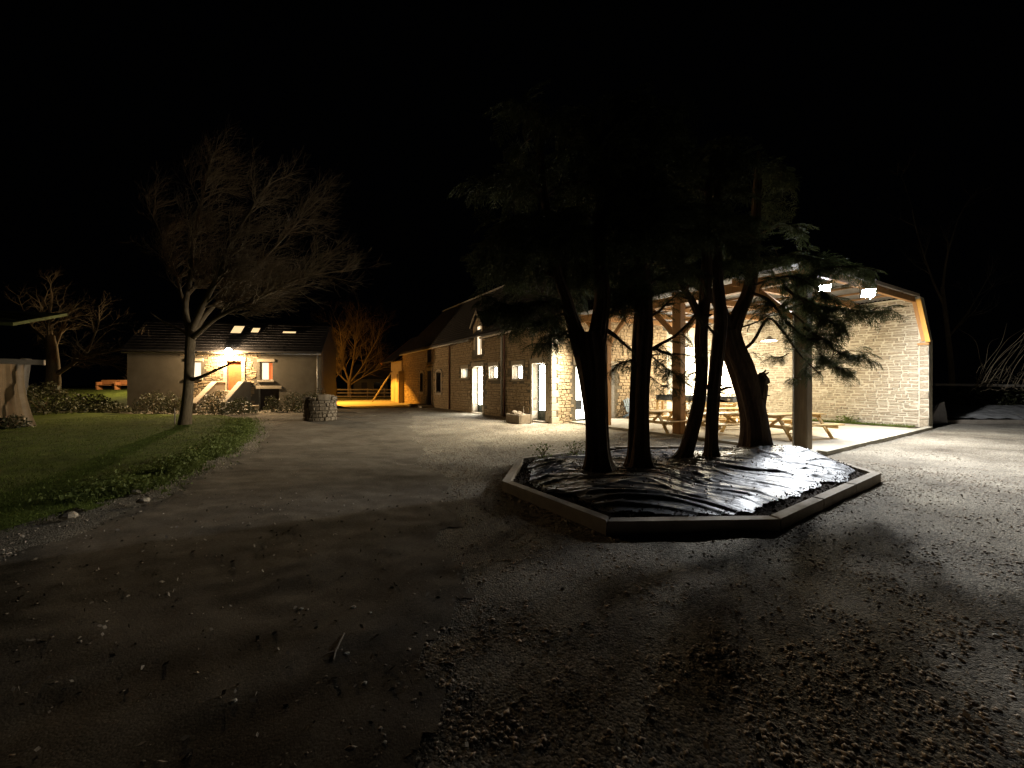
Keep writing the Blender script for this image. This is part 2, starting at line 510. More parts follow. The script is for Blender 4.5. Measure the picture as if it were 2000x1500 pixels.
pebbles('banked_pebbles', 2600, bank_pt, 0.008, 0.03, M['pebble'], 4)
pebbles('yard_pebbles', 34000, mid_pt, 0.008, 0.026, M['pebble'], 2)

HS = .07
V, Fc, ix = [], [], {}
for j in range(int(28 / HS)):
    for i in range(int(13 / HS)):
        x, y = -12.7 + i * HS, 1.1 + j * HS
        if drive_in(x, y) and not inside(LAWN, x, y): ix[(i, j)] = len(V); V.append((x, y, gz(x, y) + .007 + .003 * noise.noise(Vector((x * 2, y * 7, 2)))))
for (i, j) in ix:
    q = [(i, j), (i + 1, j), (i + 1, j + 1), (i, j + 1)]
    if all(k in ix for k in q): Fc.append(tuple(ix[k] for k in q))
o = put('drive', V, Fc, M['earth'], smooth=True); o['kind'] = 'structure'

# ------------------------------------------------------------------ lawn
def lawn_h(x, y):
    e = edge_dist(LAWN, x, y)
    p = Vector((x, y, 3))
    return 0.09 * min(1, e / 0.5) + 0.05 * noise.noise(p * 0.55) * min(1, e / 1.2) + 0.05 * noise.noise(p * 0.25) * min(1, e / 2)
st = 0.2
V, Fc, ix = [], [], {}
for j in range(int((23.0 - 4.3) / st) + 1):
    for i in range(int((60 - 5.5) / st) + 1):
        x, y = -5.6 - i * st, 4.3 + j * st
        if x < -34 : continue
        if inside(LAWN, x, y):
            ix[(i, j)] = len(V); V.append((x, y, lawn_h(x, y) + 0.015))
for (i, j) in ix:
    q = [(i, j), (i, j + 1), (i + 1, j + 1), (i + 1, j)]
    if all(k in ix for k in q): Fc.append(tuple(ix[k] for k in q))
o = put('lawn', V, Fc, M['lawn'], smooth=True); o['kind'] = 'structure'

def blades(name, n, fn, hmin, hmax, wid, m, seed, parent=None):
    rg = np.random.default_rng(seed)
    X = np.zeros((n, 3, 3), dtype=np.float32)
    for k in range(n):
        x, y, z = fn(rg)
        a = rg.random() * 6.28
        h = hmin + (hmax - hmin) * rg.random()
        w = wid * rg.uniform(.6, 1.4)
        l = h * rg.uniform(.1, .9); b = rg.random() * 6.28
        X[k, 0] = (x - math.cos(a) * w, y - math.sin(a) * w, z)
        X[k, 1] = (x + math.cos(a) * w, y + math.sin(a) * w, z)
        X[k, 2] = (x + math.cos(b) * l, y + math.sin(b) * l, z + h)
    o = put_np(name, X.reshape(-1, 3), np.arange(3 * n).reshape(-1, 3), m, parent)
    o['kind'] = 'stuff'
    return o
def lawn_pt(rg):
    while True:
        y = 4.5 + 16 * rg.random() ** 1.4
        x = -5.7 - 15 * rg.random()
        if inside(LAWN, x, y): return x, y, lawn_h(x, y) + 0.01
blades('lawn_grass', 60000, lawn_pt, 0.02, 0.06, 0.006, M['grass'], 3)
def edge_pt(rg):
    while True:
        k = rg.integers(1, 6)
        a, b = LAWN[k], LAWN[k + 1]
        t = rg.random()
        o_ = rg.normal() * 0.28
        dx, dy = b[0] - a[0], b[1] - a[1]
        L_ = math.hypot(dx, dy)
        x, y = a[0] + dx * t - dy / L_ * (o_ + .25), a[1] + dy * t + dx / L_ * (o_ + .25)
        if noise.noise(Vector((x * 1.3, y * 1.3, 9))) < -0.25: continue
        return x, y, 0.02
def leafy(name, n, fn, smin, smax, hmax, m, seed, parent=None, kind='stuff'):
    """small four-sided leaves on a loose heap"""
    rg = np.random.default_rng(seed)
    X = np.zeros((n, 4, 3), dtype=np.float32)
    for k in range(n):
        x, y, z = fn(rg)
        z += hmax * rg.random() ** 1.5
        s = rg.uniform(smin, smax)
        d = rg.normal(size=3); d[2] = d[2] * .6 + .3; d /= np.linalg.norm(d)
        r = rg.normal(size=3); r -= d * r.dot(d); r /= np.linalg.norm(r)
        c = np.array([x, y, z])
        X[k, 0] = c; X[k, 1] = c + d * s * .5 + r * s * .28
        X[k, 2] = c + d * s; X[k, 3] = c + d * s * .5 - r * s * .28
    o = put_np(name, X.reshape(-1, 3), np.arange(4 * n).reshape(-1, 4), m, parent)
    if kind: o['kind'] = kind
    return o
leafy('verge_weeds', 16000, edge_pt, 0.03, 0.085, 0.16, M['weed'], 5)
blades('verge_grass', 9000, edge_pt, 0.05, 0.22, 0.006, M['weed'], 6)

# ------------------------------------------------------------------ stone walls
def stone_mesh(seed):
    r = random.Random(seed)
    j = lambda a: r.uniform(-a, a)
    cs = [(-.5, -.5), (.5, -.5), (.5, .5), (-.5, .5)]
    V, b = [], []
    for x, z in cs: V.append((x * (1 + j(.07)), 0.5, z * (1 + j(.1))))
    for i, (x, z) in enumerate(cs):
        V.append((V[i][0], -0.25 + j(.1), V[i][2]))
    for i, (x, z) in enumerate(cs):
        V.append((V[i][0] * .86 + j(.03), -0.5 + j(.12), V[i][2] * (.74 + j(.06))))
    Fc = []
    for a in (0, 4):
        for i in range(4):
            k = (i + 1) % 4
            Fc.append((a + i, a + k, a + 4 + k, a + 4 + i))
    Fc.append((8, 9, 10, 11))
    return V, Fc
STONES = [stone_mesh(i) for i in range(10)]

def lay(u0, u1, top, holes, hr, wr, seed, z0=0.0, split=0.2, gap=.018):
    r = random.Random(seed)
    out = []
    z = z0
    zmax = max(top(u0), top(u1), top((u0 + u1) / 2))
    while z < zmax:
        h = r.uniform(*hr)
        u = u0
        while u < u1 - 0.04:
            w = min(r.uniform(*wr), u1 - u)
            if u1 - (u + w) < wr[0] * .6: w = u1 - u
            parts = [(z, h)]
            if r.random() < split and h > .1:
                q = r.uniform(.35, .65); parts = [(z, h * q), (z + h * q, h * (1 - q))]
            for zz, hh in parts:
                uc, zc = u + w / 2, zz + hh / 2
                if zz + hh > min(top(u + .02), top(u + w - .02)) + 0.005: continue
                if any(u < b and u + w > a and zz < d and zz + hh > c for a, b, c, d in holes): continue
                out.append((uc, zc, w - gap, hh - gap * .9))
            u += w
        z += h
    return out

def set_stones(parent, stones, pt, nrm, m, key, lim, seed, proud=0.03, joined='rubble_stones'):
    """the nearest stones as parts of their own, the rest as one part"""
    r = random.Random(seed)
    stones = sorted(stones, key=key)
    yv = -nrm
    xv = Vector((yv.y, -yv.x, 0))
    rot = math.atan2(xv.y, xv.x)
    b = base_of(parent)
    shared = []
    if lim:
        for V, Fc in STONES:
            me = bpy.data.meshes.new('stone')
            me.from_pydata(V, [], Fc); me.materials.append(m); shared.append(me)
    dep = 0.10
    for k, (u, z, w, h) in enumerate(stones[:lim]):
        o = bpy.data.objects.new('stone', r.choice(shared))
        COL.objects.link(o)
        o.parent = parent
        c = pt(u, z + r.uniform(-.008, .008), proud + r.uniform(-.012, .014) - dep / 2) - b
        o.location = c
        o.rotation_euler = (r.uniform(-.02, .02), r.uniform(-.05, .05), rot + r.uniform(-.03, .03))
        o.scale = (w, dep, h)
    mb = MB()
    for (u, z, w, h) in stones[lim:]:
        V, Fc = r.choice(STONES)
        c = pt(u, z, proud + r.uniform(-.012, .014) - dep / 2)
        mb.add([c + xv * (v[0] * w) + yv * (v[1] * dep) + Z * (v[2] * h) for v in V], Fc)
    if mb.V:
        o = mb.build(joined, m, parent); o['kind'] = 'stuff'

def cell_wall(us, zs, holes, pt, thick, solid=lambda u, z: True):
    """wall sheet with openings and their reveals: front, back and edges"""
    us = sorted(set(us)); zs = sorted(set(zs))
    def full(i, j):
        if i < 0 or j < 0 or i >= len(us) - 1 or j >= len(zs) - 1: return False
        u, z = (us[i] + us[i + 1]) / 2, (zs[j] + zs[j + 1]) / 2
        return not any(a < u < b and c < z < d for a, b, c, d in holes) and solid(u, z)
    mb = MB()
    for i in range(len(us) - 1):
        for j in range(len(zs) - 1):
            if not full(i, j): continue
            a, b, c, d = us[i], us[i + 1], zs[j], zs[j + 1]
            q = lambda n: [pt(a, c, n), pt(b, c, n), pt(b, d, n), pt(a, d, n)]
            f, k = q(0), q(-thick)
            mb.add(f, [(0, 1, 2, 3)]); mb.add(k, [(3, 2, 1, 0)])
            if not full(i - 1, j): mb.add([f[0], f[3], k[3], k[0]], [(0, 1, 2, 3)])
            if not full(i + 1, j): mb.add([f[1], f[2], k[2], k[1]], [(0, 1, 2, 3)])
            if not full(i, j - 1): mb.add([f[0], f[1], k[1], k[0]], [(0, 1, 2, 3)])
            if not full(i, j + 1): mb.add([f[3], f[2], k[2], k[3]], [(0, 1, 2, 3)])
    return mb

def slab_at(pt, u0, u1, z0, z1, n0, n1, mb=None, b=0.01):
    mb = mb or MB()
    c = (pt(u0, z0, n0) + pt(u1, z1, n1)) / 2
    return mb.bbox(c, (pt(u1, z0, n0) - pt(u0, z0, n0)) / 2, (pt(u0, z0, n1) - pt(u0, z0, n0)) / 2, Z * (z1 - z0) / 2, b)

def ring(pt, u0, u1, z0, z1, n0, n1, w):
    mb = MB()
    slab_at(pt, u0, u0 + w, z0, z1, n0, n1, mb, .004); slab_at(pt, u1 - w, u1, z0, z1, n0, n1, mb, .004)
    slab_at(pt, u0 + w, u1 - w, z1 - w, z1, n0, n1, mb, .004); slab_at(pt, u0 + w, u1 - w, z0, z0 + w, n0, n1, mb, .004)
    return mb

def slates(parent, e0, e1, r0, r1, m, name='slates', cw=0.30, ch=0.26, seed=0, nrm=None):
    """slate courses on the roof plane eave e0-e1, ridge r0-r1"""
    r = random.Random(seed)
    e0, e1, r0, r1 = map(Vector, (e0, e1, r0, r1))
    nu = max(1, int((e1 - e0).length / cw)); nv = max(1, int((r0 - e0).length / ch))
    n = (e1 - e0).cross(r0 - e0).normalized()
    if n.z < 0: n = -n
    mb = MB()
    def P(a, b): return (e0 * (1 - a) + e1 * a) * (1 - b) + (r0 * (1 - a) + r1 * a) * b
    for j in range(nv):
        off = (j % 2) * .5
        for i in range(nu + 1):
            a0, a1 = max(0, (i - off) / nu), min(1, (i + 1 - off) / nu)
            if a1 - a0 < .1 / nu: continue
            g = .012 / nu
            b0, b1 = j / nv, (j + 1) / nv
            l = .018 + r.uniform(0, .012)
            mb.add([P(a0 + g, b0 - .1 / nv) + n * l, P(a1 - g, b0 - .1 / nv) + n * l, P(a1 - g, b1) + n * .004, P(a0 + g, b1) + n * .004,
                    P(a0 + g, b0 - .1 / nv), P(a1 - g, b0 - .1 / nv)], [(0, 1, 2, 3), (4, 5, 1, 0)])
    o = mb.build(name, m, parent); o['kind'] = 'stuff'
    return o

def lit_lamp(name, loc, power, color, radius=0.06, parent=None, spot=None, aim=None, blend=0.3):
    d = bpy.data.lights.new(name, 'SPOT' if spot else 'POINT')
    d.energy = power
    d.color = color
    d.shadow_soft_size = radius
    if spot:
        d.spot_size = math.radians(spot); d.spot_blend = blend
    o = bpy.data.objects.new(name, d)
    COL.objects.link(o)
    loc = Vector(loc)
    if aim is not None:
        o.rotation_euler = (Vector(aim) - loc).to_track_quat('-Z', 'Y').to_euler()
    if parent is not None:
        o.parent = parent; o.location = loc - base_of(parent)
    else: o.location = loc
    return o

# ================================================================== LONG STONE BUILDING
LB = thing('farm_building', 'long two storey stone farm building with lit glazed doors and black slate roof', 'building', C0)
LEN, EAVE, DEP = 21.9, 4.7, 8.0
doors = [(0.40, 1.46, 0.06, 2.70), (6.40, 7.64, 0.06, 2.78)]
wins = [(2.28, 3.16, 2.00, 2.69), (4.70, 5.61, 2.06, 2.73), (8.42, 9.24, 2.14, 2.72)]
arch = [(12.67, 13.56, 1.19, 2.55), (16.4, 17.1, 1.19, 2.55)]
ddoor = (14.5, 15.4, 0.15, 2.77)
dup_ = (14.5, 15.4, 3.43, 4.57)
dormer = (6.55, 7.45, 3.45, 5.25)
holes = doors + wins + arch + [ddoor, dup_, (dormer[0], dormer[1], dormer[2], EAVE)]
us = [0, LEN] + [h[0] for h in holes] + [h[1] for h in holes]
zs = [-0.1, EAVE] + [h[2] for h in holes] + [h[3] for h in holes]
cell_wall(us, zs, holes, fac, 0.5).build('wall', M['mortar_dark'], LB)
wide = [(a - .14, b + .14, c - .12, d + .2) for a, b, c, d in holes]
st_f = lay(0.22, LEN, lambda u: EAVE - .05, wide, (.10, .21), (.14, .42), 11)
set_stones(LB, st_f, fac, -G, M['stone'], lambda s: s[0] + abs(s[1] - 1.7) * .8, 170, 12, joined='facade_rubble')
# gable with its own stones
gholes = [(1.40, 3.91, 0.04, 2.62)]
def gtop(s): return EAVE + min(s, DEP - s) * 1.0
cell_wall([0, DEP, 1.40, 3.91], [-.1, EAVE, .04, 2.62], gholes, gab, 0.5).build('gable_wall', M['mortar_dark'], LB)
MB().prism([gab(0, EAVE), gab(DEP, EAVE), gab(DEP / 2, EAVE + DEP / 2)], D * 0.5).build('gable_top', M['mortar_dark'], LB)
gw = [(a - .12, b + .12, c - .1, d + .22) for a, b, c, d in gholes]
st_g = lay(0.3, DEP, gtop, gw, (.10, .20), (.14, .40), 13)
set_stones(LB, st_g, gab, -D, M['stone'], lambda s: s[0] + abs(s[1] - 1.5) * .8, 125, 14, joined='gable_rubble')
MB().prism([gab(DEP + .02, -.1), gab(11.3, -.1), gab(11.3, 5.15), gab(DEP + .02, 5.15)], D * .5).build('yard_wall', M['mortar'], LB)
# dressed corner blocks
z = 0.0; k = 0
while z < EAVE - .2:
    h = R.uniform(.26, .36)
    a = .42 if k % 2 else .26; b_ = .26 if k % 2 else .42
    mb = MB(); c = C0 + D * (a / 2 - .03) + G * (b_ / 2 - .03) + Z * (z + h / 2)
    mb.bbox(c, D * (a / 2), G * (b_ / 2), Z * (h / 2 - .006), .015)
    mb.build('quoin', M['dressed'], LB)
    z += h; k += 1
# roof: front and back slopes
oh = 0.22
def rf(s, u, up=0.0): return C0 + D * u + G * s + Z * (EAVE + min(s, DEP - s) + up)
mb = MB()
for (sa, sb) in ((-oh, DEP / 2), (DEP + oh, DEP / 2)):
    a, b = rf(sa, -.15), rf(sa, LEN + .1); c, d = rf(sb, LEN + .1), rf(sb, -.15)
    mb.prism([a, b, c, d], Z * .10)
roof = mb.build('roof', M['slate'], LB)
slates(roof, rf(-oh, -.15, .10), rf(-oh, LEN + .1, .10), rf(DEP / 2, -.15, .10), rf(DEP / 2, LEN + .1, .10), M['slate'], seed=3)
MB().bar(rf(DEP / 2, -.2, .14), rf(DEP / 2, LEN + .15, .14), .24, .10).build('ridge_cap', M['zinc'], roof)
mb = MB()
for ua, ub in ((0.05, dormer[0] - .3), (dormer[1] + .3, LEN)):
    mb.tube([rf(-oh - .06, ua, -.02), rf(-oh - .06, ub, -.04)], [.065, .065], 8)
mb.build('gutter', M['zinc'], LB, smooth=True)
for u, m_ in ((3.85, 'pipe_brown'), (4.12, 'zinc'), (11.03, 'pipe_brown')):
    mb = MB()
    mb.tube([fac(u, .05, .10), fac(u, EAVE - .35, .10), fac(u, EAVE - .24, .26)], [.05] * 3, 8)
    for zz in (.6, 1.9, 3.2): mb.tube([fac(u, zz, .10), fac(u, zz + .05, .10)], [.062, .062], 8)
    mb.build('drainpipe', M[m_], LB, smooth=True)
# lit glazed doors
for a, b, c, d in doors:
    f = ring(fac, a + .02, b - .02, c, d, -.40, -.32, .07)
    slab_at(fac, a + .09, b - .09, 2.18, 2.26, -.39, -.33, f, .004)
    slab_at(fac, a + .09, b - .09, c + .07, .52, -.385, -.335, f, .004)
    dr = f.build('door', M['green_frame'], LB)
    slab_at(fac, a + .092, b - .092, .522, 2.178, -.372, -.355, None, .002).build('pane', M['lit_cool'], dr)
    slab_at(fac, a + .092, b - .092, 2.262, d - .072, -.372, -.355, None, .002).build('pane', M['lit_cool'], dr)
    mb = MB(); mb.tube([fac(b - .14, 1.02, -.33), fac(b - .14, 1.02, -.27), fac(b - .26, 1.02, -.27)], [.012] * 3, 6)
    mb.build('handle', M['zinc'], dr)
    slab_at(fac, a - .12, b + .12, -.08, c - .003, -.45, .10).build('doorstep', M['dressed'], LB)
    slab_at(fac, a - .2, b + .2, d, d + .26, -.3, .045).build('lintel', M['dressed'], LB)
    for e0, e1 in ((a - .14, a), (b, b + .14)):
        for zz in np.arange(c, d - .1, .44):
            slab_at(fac, e0 - R.uniform(0, .06) * (e0 < a), e1 + R.uniform(0, .06) * (e0 >= b), zz + .005, min(zz + .435, d - .003), -.3, .04).build('jamb_stone', M['dressed'], LB)
for a, b, c, d in wins:
    w = ring(fac, a + .02, b - .02, c, d, -.36, -.30, .06).build('window', M['green_frame'], LB)
    slab_at(fac, a + .08, b - .08, c + .06, d - .06, -.345, -.325, None, .002).build('pane', M['lit_cool'], w)
    slab_at(fac, a - .14, b + .14, d, d + .22, -.3, .04).build('lintel', M['dressed'], LB)
    slab_at(fac, a - .12, b + .12, c - .1, c - .003, -.3, .07).build('sill', M['dressed'], LB)
    for e0, e1 in ((a - .12, a), (b, b + .12)):
        slab_at(fac, e0, e1, c, d - .003, -.3, .038).build('jamb_stone', M['dressed'], LB)
# dark arched windows and the dark door of the far half
for a, b, c, d in arch:
    mid, hw = (a + b) / 2, (b - a) / 2
    poly = [(a, c), (b, c), (b, d)] + [(mid + hw * math.cos(t), d + .13 * math.sin(t)) for t in np.linspace(0, math.pi, 7)[1:-1]] + [(a, d)]
    MB().prism([fac(u, z, -.2) for u, z in poly], G * .03).build('arched_window', M['glass_dark'], LB)
    out_ = [(mid + (hw + .15) * math.cos(t), d + .28 * math.sin(t)) for t in np.linspace(0, math.pi, 9)]
    inn = [(mid + hw * math.cos(t), d + .13 * math.sin(t)) for t in np.linspace(0, math.pi, 9)]
    for q in range(8):
        mb = MB(); mb.prism([fac(*out_[q], .05), fac(*out_[q + 1], .05), fac(*inn[q + 1], .05), fac(*inn[q], .05)], G * .3)
        mb.build('arch_stone', M['dressed'], LB)
    for e0, e1 in ((a - .15, a), (b, b + .15)): slab_at(fac, e0, e1, c - .1, d, -.25, .05).build('jamb_stone', M['dressed'], LB)
    slab_at(fac, a - .2, b + .2, c - .22, c - .1, -.25, .08).build('sill', M['dressed'], LB)
a, b, c, d = ddoor
slab_at(fac, a, b, c, d, -.3, -.25).build('dark_door', M['dark_door'], LB)
a, b, c, d = dup_
slab_at(fac, a, b, c, d, -.3, -.25).build('loft_door', M['dark_door'], LB)
for a, b, c, d in (ddoor, dup_):
    for e0, e1 in ((a - .16, a), (b, b + .16)): slab_at(fac, e0, e1, c, d, -.25, .045).build('jamb_stone', M['dressed'], LB)
    slab_at(fac, a - .2, b + .2, d, min(d + .24, EAVE), -.25, .045).build('lintel', M['dressed'], LB)
slab_at(fac, 14.0, 17.2, -.05, .16, .1, 1.0).build('doorstep', M['dressed'], LB)
# wall dormer
a, b, c, d = dormer
mb = MB()
for e0, e1 in ((a - .16, a), (b, b + .16)):
    slab_at(fac, e0, e1, EAVE - .9, d, -.5, .03, mb, .004)
mb.prism([fac(a - .18, d, .02), fac(b + .18, d, .02), fac((a + b) / 2, d + .55, .02)], G * .5)
dm = mb.build('dormer', M['stone'], LB)
mb = MB()
for e in (a - .34, b + .34):
    p, q = fac(e, d - .16, .12), fac((a + b) / 2, d + .72, .12)
    mb.prism([p, q, q + Z * .09, p + Z * .09], G * 1.9)
mb.build('dormer_roof', M['slate'], dm)
mb = MB()
for e in (a - .34, b + .34):
    mb.bar(fac(e, d - .14, .15), fac((a + b) / 2, d + .76, .15), .05, .13)
mb.build('bargeboard', M['grey_wood'], dm)
mb = MB(); mb.tube([fac((a + b) / 2, d + .7, .14), fac((a + b) / 2, d + 1.0, .14)], [.035, .012], 6); mb.build('finial', M['zinc'], dm)
w = ring(fac, a, b, c, d, -.22, -.15, .06).build('window', M['white_frame'], LB)
slab_at(fac, (a + b) / 2 - .03, (a + b) / 2 + .03, c + .06, d - .06, -.215, -.155, None, .003).build('mullion', M['white_frame'], w)
slab_at(fac, a + .062, (a + b) / 2 - .032, c + .062, d - .062, -.20, -.18, None, .002).build('pane', M['lit_warm'], w)
slab_at(fac, (a + b) / 2 + .032, b - .062, c + .062, d - .062, -.20, -.18, None, .002).build('pane', M['lit_warm'], w)
# lit roof light
q = [rf(.35, 8.2, .13), rf(.35, 8.75, .13), rf(1.25, 8.75, .13), rf(1.25, 8.2, .13)]
sk = MB().prism(q, Z * .06).build('roof_light', M['black_metal'], LB)
c_ = sum((Vector(p) for p in q), Vector()) / 4
MB().prism([c_ + (p - c_) * .84 + Z * .063 for p in q], Z * .008).build('pane', M['lit_sky'], sk)
# gable glazed doors
f = ring(gab, 1.40, 3.91, .04, 2.62, -.34, -.26, .07)
for s_ in (2.235, 3.075): slab_at(gab, s_ - .05, s_ + .05, .11, 2.55, -.335, -.265, f, .004)
gd = f.build('glazed_door', M['green_frame'], LB)
for s0, s1 in ((1.472, 2.183), (2.287, 3.023), (3.127, 3.838)):
    slab_at(gab, s0, s1, .112, 2.548, -.31, -.29, None, .002).build('pane', M['lit_gable'], gd)
slab_at(gab, 1.2, 4.1, 2.62, 2.86, -.25, .05).build('lintel', M['dressed'], LB)
slab_at(gab, 1.62, 2.02, .55, 1.0, -.288, -.284, None, .001).build('notice', M['crate_grey'], gd)

# ------------------------------------------------------------------ far barn past the end of the long building
FB = thing('far_barn', 'stone barn end glowing orange beyond the far end of the long building', 'building', fac(LEN))
MB().prism([fac(LEN + .02, -.1, .1), fac(LEN + 3.6, -.1, .1), fac(LEN + 3.6, 3.9, .1), fac(LEN + .02, 3.9, .1)], G * 4).build('wall', M['yellow_wall'], FB)
slab_at(fac, LEN + .9, LEN + 1.6, 1.9, 2.7, .07, .103).build('window', M['glass_dark'], FB)
mb = MB()
mb.prism([fac(LEN, 3.75, .9), fac(LEN + 4.2, 3.75, .9), fac(LEN + 4.2, 6.4, -2.2), fac(LEN, 6.4, -2.2)], Z * .12)
mb.build('roof', M['slate'], FB)
mb = MB(); mb.bar(fac(LEN + 4.2, 3.72, .95), fac(LEN + 4.2, 6.4, -2.2), .08, .2); mb.build('bargeboard', M['orange_wood'], FB)
slab_at(fac, LEN - .35, LEN - .05, -.05, 2.9, 0.02, .5).build('buttress', M['dressed'], FB)
tag(MB().bar(fac(LEN + 2.3, 3.0, .35), fac(LEN + 2.5, 0.0, 2.2), .11, .11).build('leaning_prop', M['grey_wood']), 'timber prop leaning against the orange lit barn end', 'prop')

# ================================================================== OPEN SHED WITH PICNIC TABLES
SH = thing('open_shed', 'open sided timber post shed against a pale stone wall, brightly lit inside', 'shed', P0)
TL = 9.4
WTOP = 5.2
# the back wall: one prism with the stepped right end
outl = [(0, -.1), (TL, -.1), (TL, WTOP), (.24, WTOP), (0, 3.44)]
MB().prism([bw(t, z, 0) for t, z in outl], G * .55).build('wall', M['mortar'], SH)
def wt(t): return 3.40 if t < .02 else (WTOP - .03 if t > .22 else 3.44 + t / .24 * 1.6)
st_w = lay(0.27, TL, lambda t: WTOP - .03, [], (.085, .17), (.13, .5), 21, split=.4, gap=.03)
z = 0.02; k = 0
while z < 3.3:
    h = R.choice((.12, .16, .22, .34))
    w = R.uniform(.24, .52) if h > .2 else R.uniform(.2, .3)
    w = min(w, .26) if k % 2 else .26
    st_w.append((.13, z + h / 2, .25, h - .018)); z += h; k += 1
set_stones(SH, st_w, bw, -G, M['schist'], lambda s: s[0] * 1.15 + abs(s[1] - 1.7) * .35, 295, 23, proud=.016, joined='wall_rubble')
# timber on the sloping end of the wall
mb = MB(); mb.bar(bw(.0, 3.38, .06), bw(.27, 5.1, .06), .13, .16, up=G); mb.build('end_board', M['verge_timber'], SH)
mb = MB(); mb.bar(bw(.13, 3.42, .04), bw(.40, 5.05, .04), .11, .10, up=G); mb.build('end_rafter', M['oak'], SH)
slab_at(bw, -.02, .30, 3.27, 3.36, -.2, .10).build('bearing_block', M['oak'], SH)
# posts
for i, (d_, w_) in enumerate(((0.0, .34), (3.6, .32), (6.9, .27))):
    mb = MB(); mb.bbox(sh(0, d_, 2.25), G * w_ / 2, D * w_ / 2, Z * 2.35, .025)
    mb.build('post', M['post'] if i < 1 else M['oak'], SH)
mb = MB(); mb.tube([sh(-.19, .12, .05), sh(-.19, .12, 4.4)], [.016, .016], 6); mb.build('conduit', M['zinc'], SH)
RF, RB = 4.86, 5.22                          # roof underside, front and back
# front beam, knee braces, rafters, purlins
mb = MB(); mb.bar(sh(0, -.2, 4.62), sh(0, 8.7, 4.62), .22, .30); mb.build('front_beam', M['oak'], SH)
for d_ in (0.0, 3.6, 6.9):
    for sg in (-1, 1):
        if d_ == 0 and sg < 0: continue
        mb = MB(); mb.bar(sh(0, d_ + sg * .18, 3.5), sh(0, d_ + sg * 1.15, 4.5), .14, .16); mb.build('knee_brace', M['oak'], SH)
for d_ in (-.1, 1.6, 3.6, 5.3, 6.9, 8.5):
    mb = MB(); mb.bar(sh(-.3, d_, RF - .12), sh(9.75, d_, RB - .12), .12, .22); mb.build('rafter', M['oak'], SH)
for g_ in (1.2, 2.9, 4.6, 6.3, 8.0):
    zz = RF + (RB - RF) * (g_ / 9.8) - .04
    mb = MB(); mb.bar(sh(g_, -.2, zz), sh(g_, 8.8, zz), .08, .07); mb.build('purlin', M['purlin'], SH)
# corrugated roof sheets
for k in range(9):
    d0, d1 = -.22 + k * 1.0, -.22 + (k + 1) * 1.0 - .012
    n = 14
    V, Fc = [], []
    for i in range(n + 1):
        d_ = d0 + (d1 - d0) * i / n
        w_ = .018 * math.cos(i * math.pi)
        for g_, zz in ((-.35, RF - .01), (9.9, RB + .02)):
            V += [sh(g_, d_, zz + w_ + .02), sh(g_, d_, zz + w_ + .032)]
    for i in range(n):
        a = i * 4; b = a + 4
        Fc += [(a, a + 2, b + 2, b), (a + 1, b + 1, b + 3, a + 3), (a, b, b + 1, a + 1), (a + 2, a + 3, b + 3, b + 2)]
    put('roof_sheet', V, Fc, M['pale_sheet'], SH)
mb = MB(); mb.bar(sh(-.36, -.245, RF + .0), sh(9.9, -.245, RB + .04), .04, .12); mb.build('bargeboard', M['grey_wood'], SH)
# terrace under and around the shed
def tpoly(pts, z, name, m):
    return flat(name, [(sh(g, d).x, sh(g, d).y) for g, d in pts], z, m)
tpoly([(-.25, -.45), (9.8, -.45), (9.8, 8.85), (-.25, 8.85)], .055, 'terrace', M['terrace'])
mb = MB()
mb.bar(sh(-.35, -.55, .02), sh(9.7, -.55, .02), .2, .17)
o = mb.build('terrace_kerb', M['concrete']); o['kind'] = 'structure'
mb = MB()
mb.bar(sh(-.35, -.44, .005), sh(-.35, 8.7, .005), .2, .13)
o = mb.build('terrace_edge', M['concrete']); o['kind'] = 'structure'

# floodlights under the right verge
def flood(loc, label, heads, k=1.0):
    t = thing('floodlight', label, 'floodlight', loc, 0, 'floodlights on the shed')
    loc = Vector(loc)
    for off, aim, p, spot, blend in heads:
        c = loc + Vector(off)
        f = Vector(aim).normalized()
        s_ = f.cross(Z).normalized(); u_ = s_.cross(f)
        mb = MB(); mb.bbox(c - f * .05, s_ * .15 * k, f * .035, u_ * .11 * k, .01)
        for q in range(-3, 4): mb.bbox(c - f * .10 + s_ * q * .04 * k, s_ * .006, f * .03, u_ * .09 * k, .002)
        mb.build('housing', M['black_metal'], t)
        MB().bbox(c - f * .010, s_ * .135 * k, f * .004, u_ * .095 * k, .002).build('lens', M['lamp_cool'], t)
        mb = MB()
        for q in (-1, 1): mb.bar(c + s_ * q * .17 * k - f * .05, c + s_ * q * .17 * k - f * .05 + Z * .22, .012, .03, up=f)
        mb.bar(c - s_ * .17 * k - f * .05 + Z * .22, c + s_ * .17 * k - f * .05 + Z * .22, .03, .012)
        mb.build('bracket', M['black_metal'], t)
        lit_lamp('floodlight_beam', c + f * .06, p, (0.93, 0.96, 1.0), .09, t, spot, c + f * 6, blend)
FLA = Vector((11.34, 12.16, 4.58))
FLB = Vector((9.05, 11.15, 4.52))
flood(FLA, 'brighter floodlight with an added second head under the roof verge beside the pale stone wall',
      [((.16, .10, 0), (.66, -.56, -.54), P_FLOOD_A, 165, .45), ((-.22, -.14, 0), (-.30, -.90, -.42), P_FLOOD_A * .15, 110, .9)], 1.25)  # second head added, turned outward so its lens shows and lights the yard
flood(FLB, 'dimmer floodlight near the roof corner above the front post', [((0, 0, 0), (-2.85, -5.95, -4.52), P_FLOOD_B, 124, 1.0)])

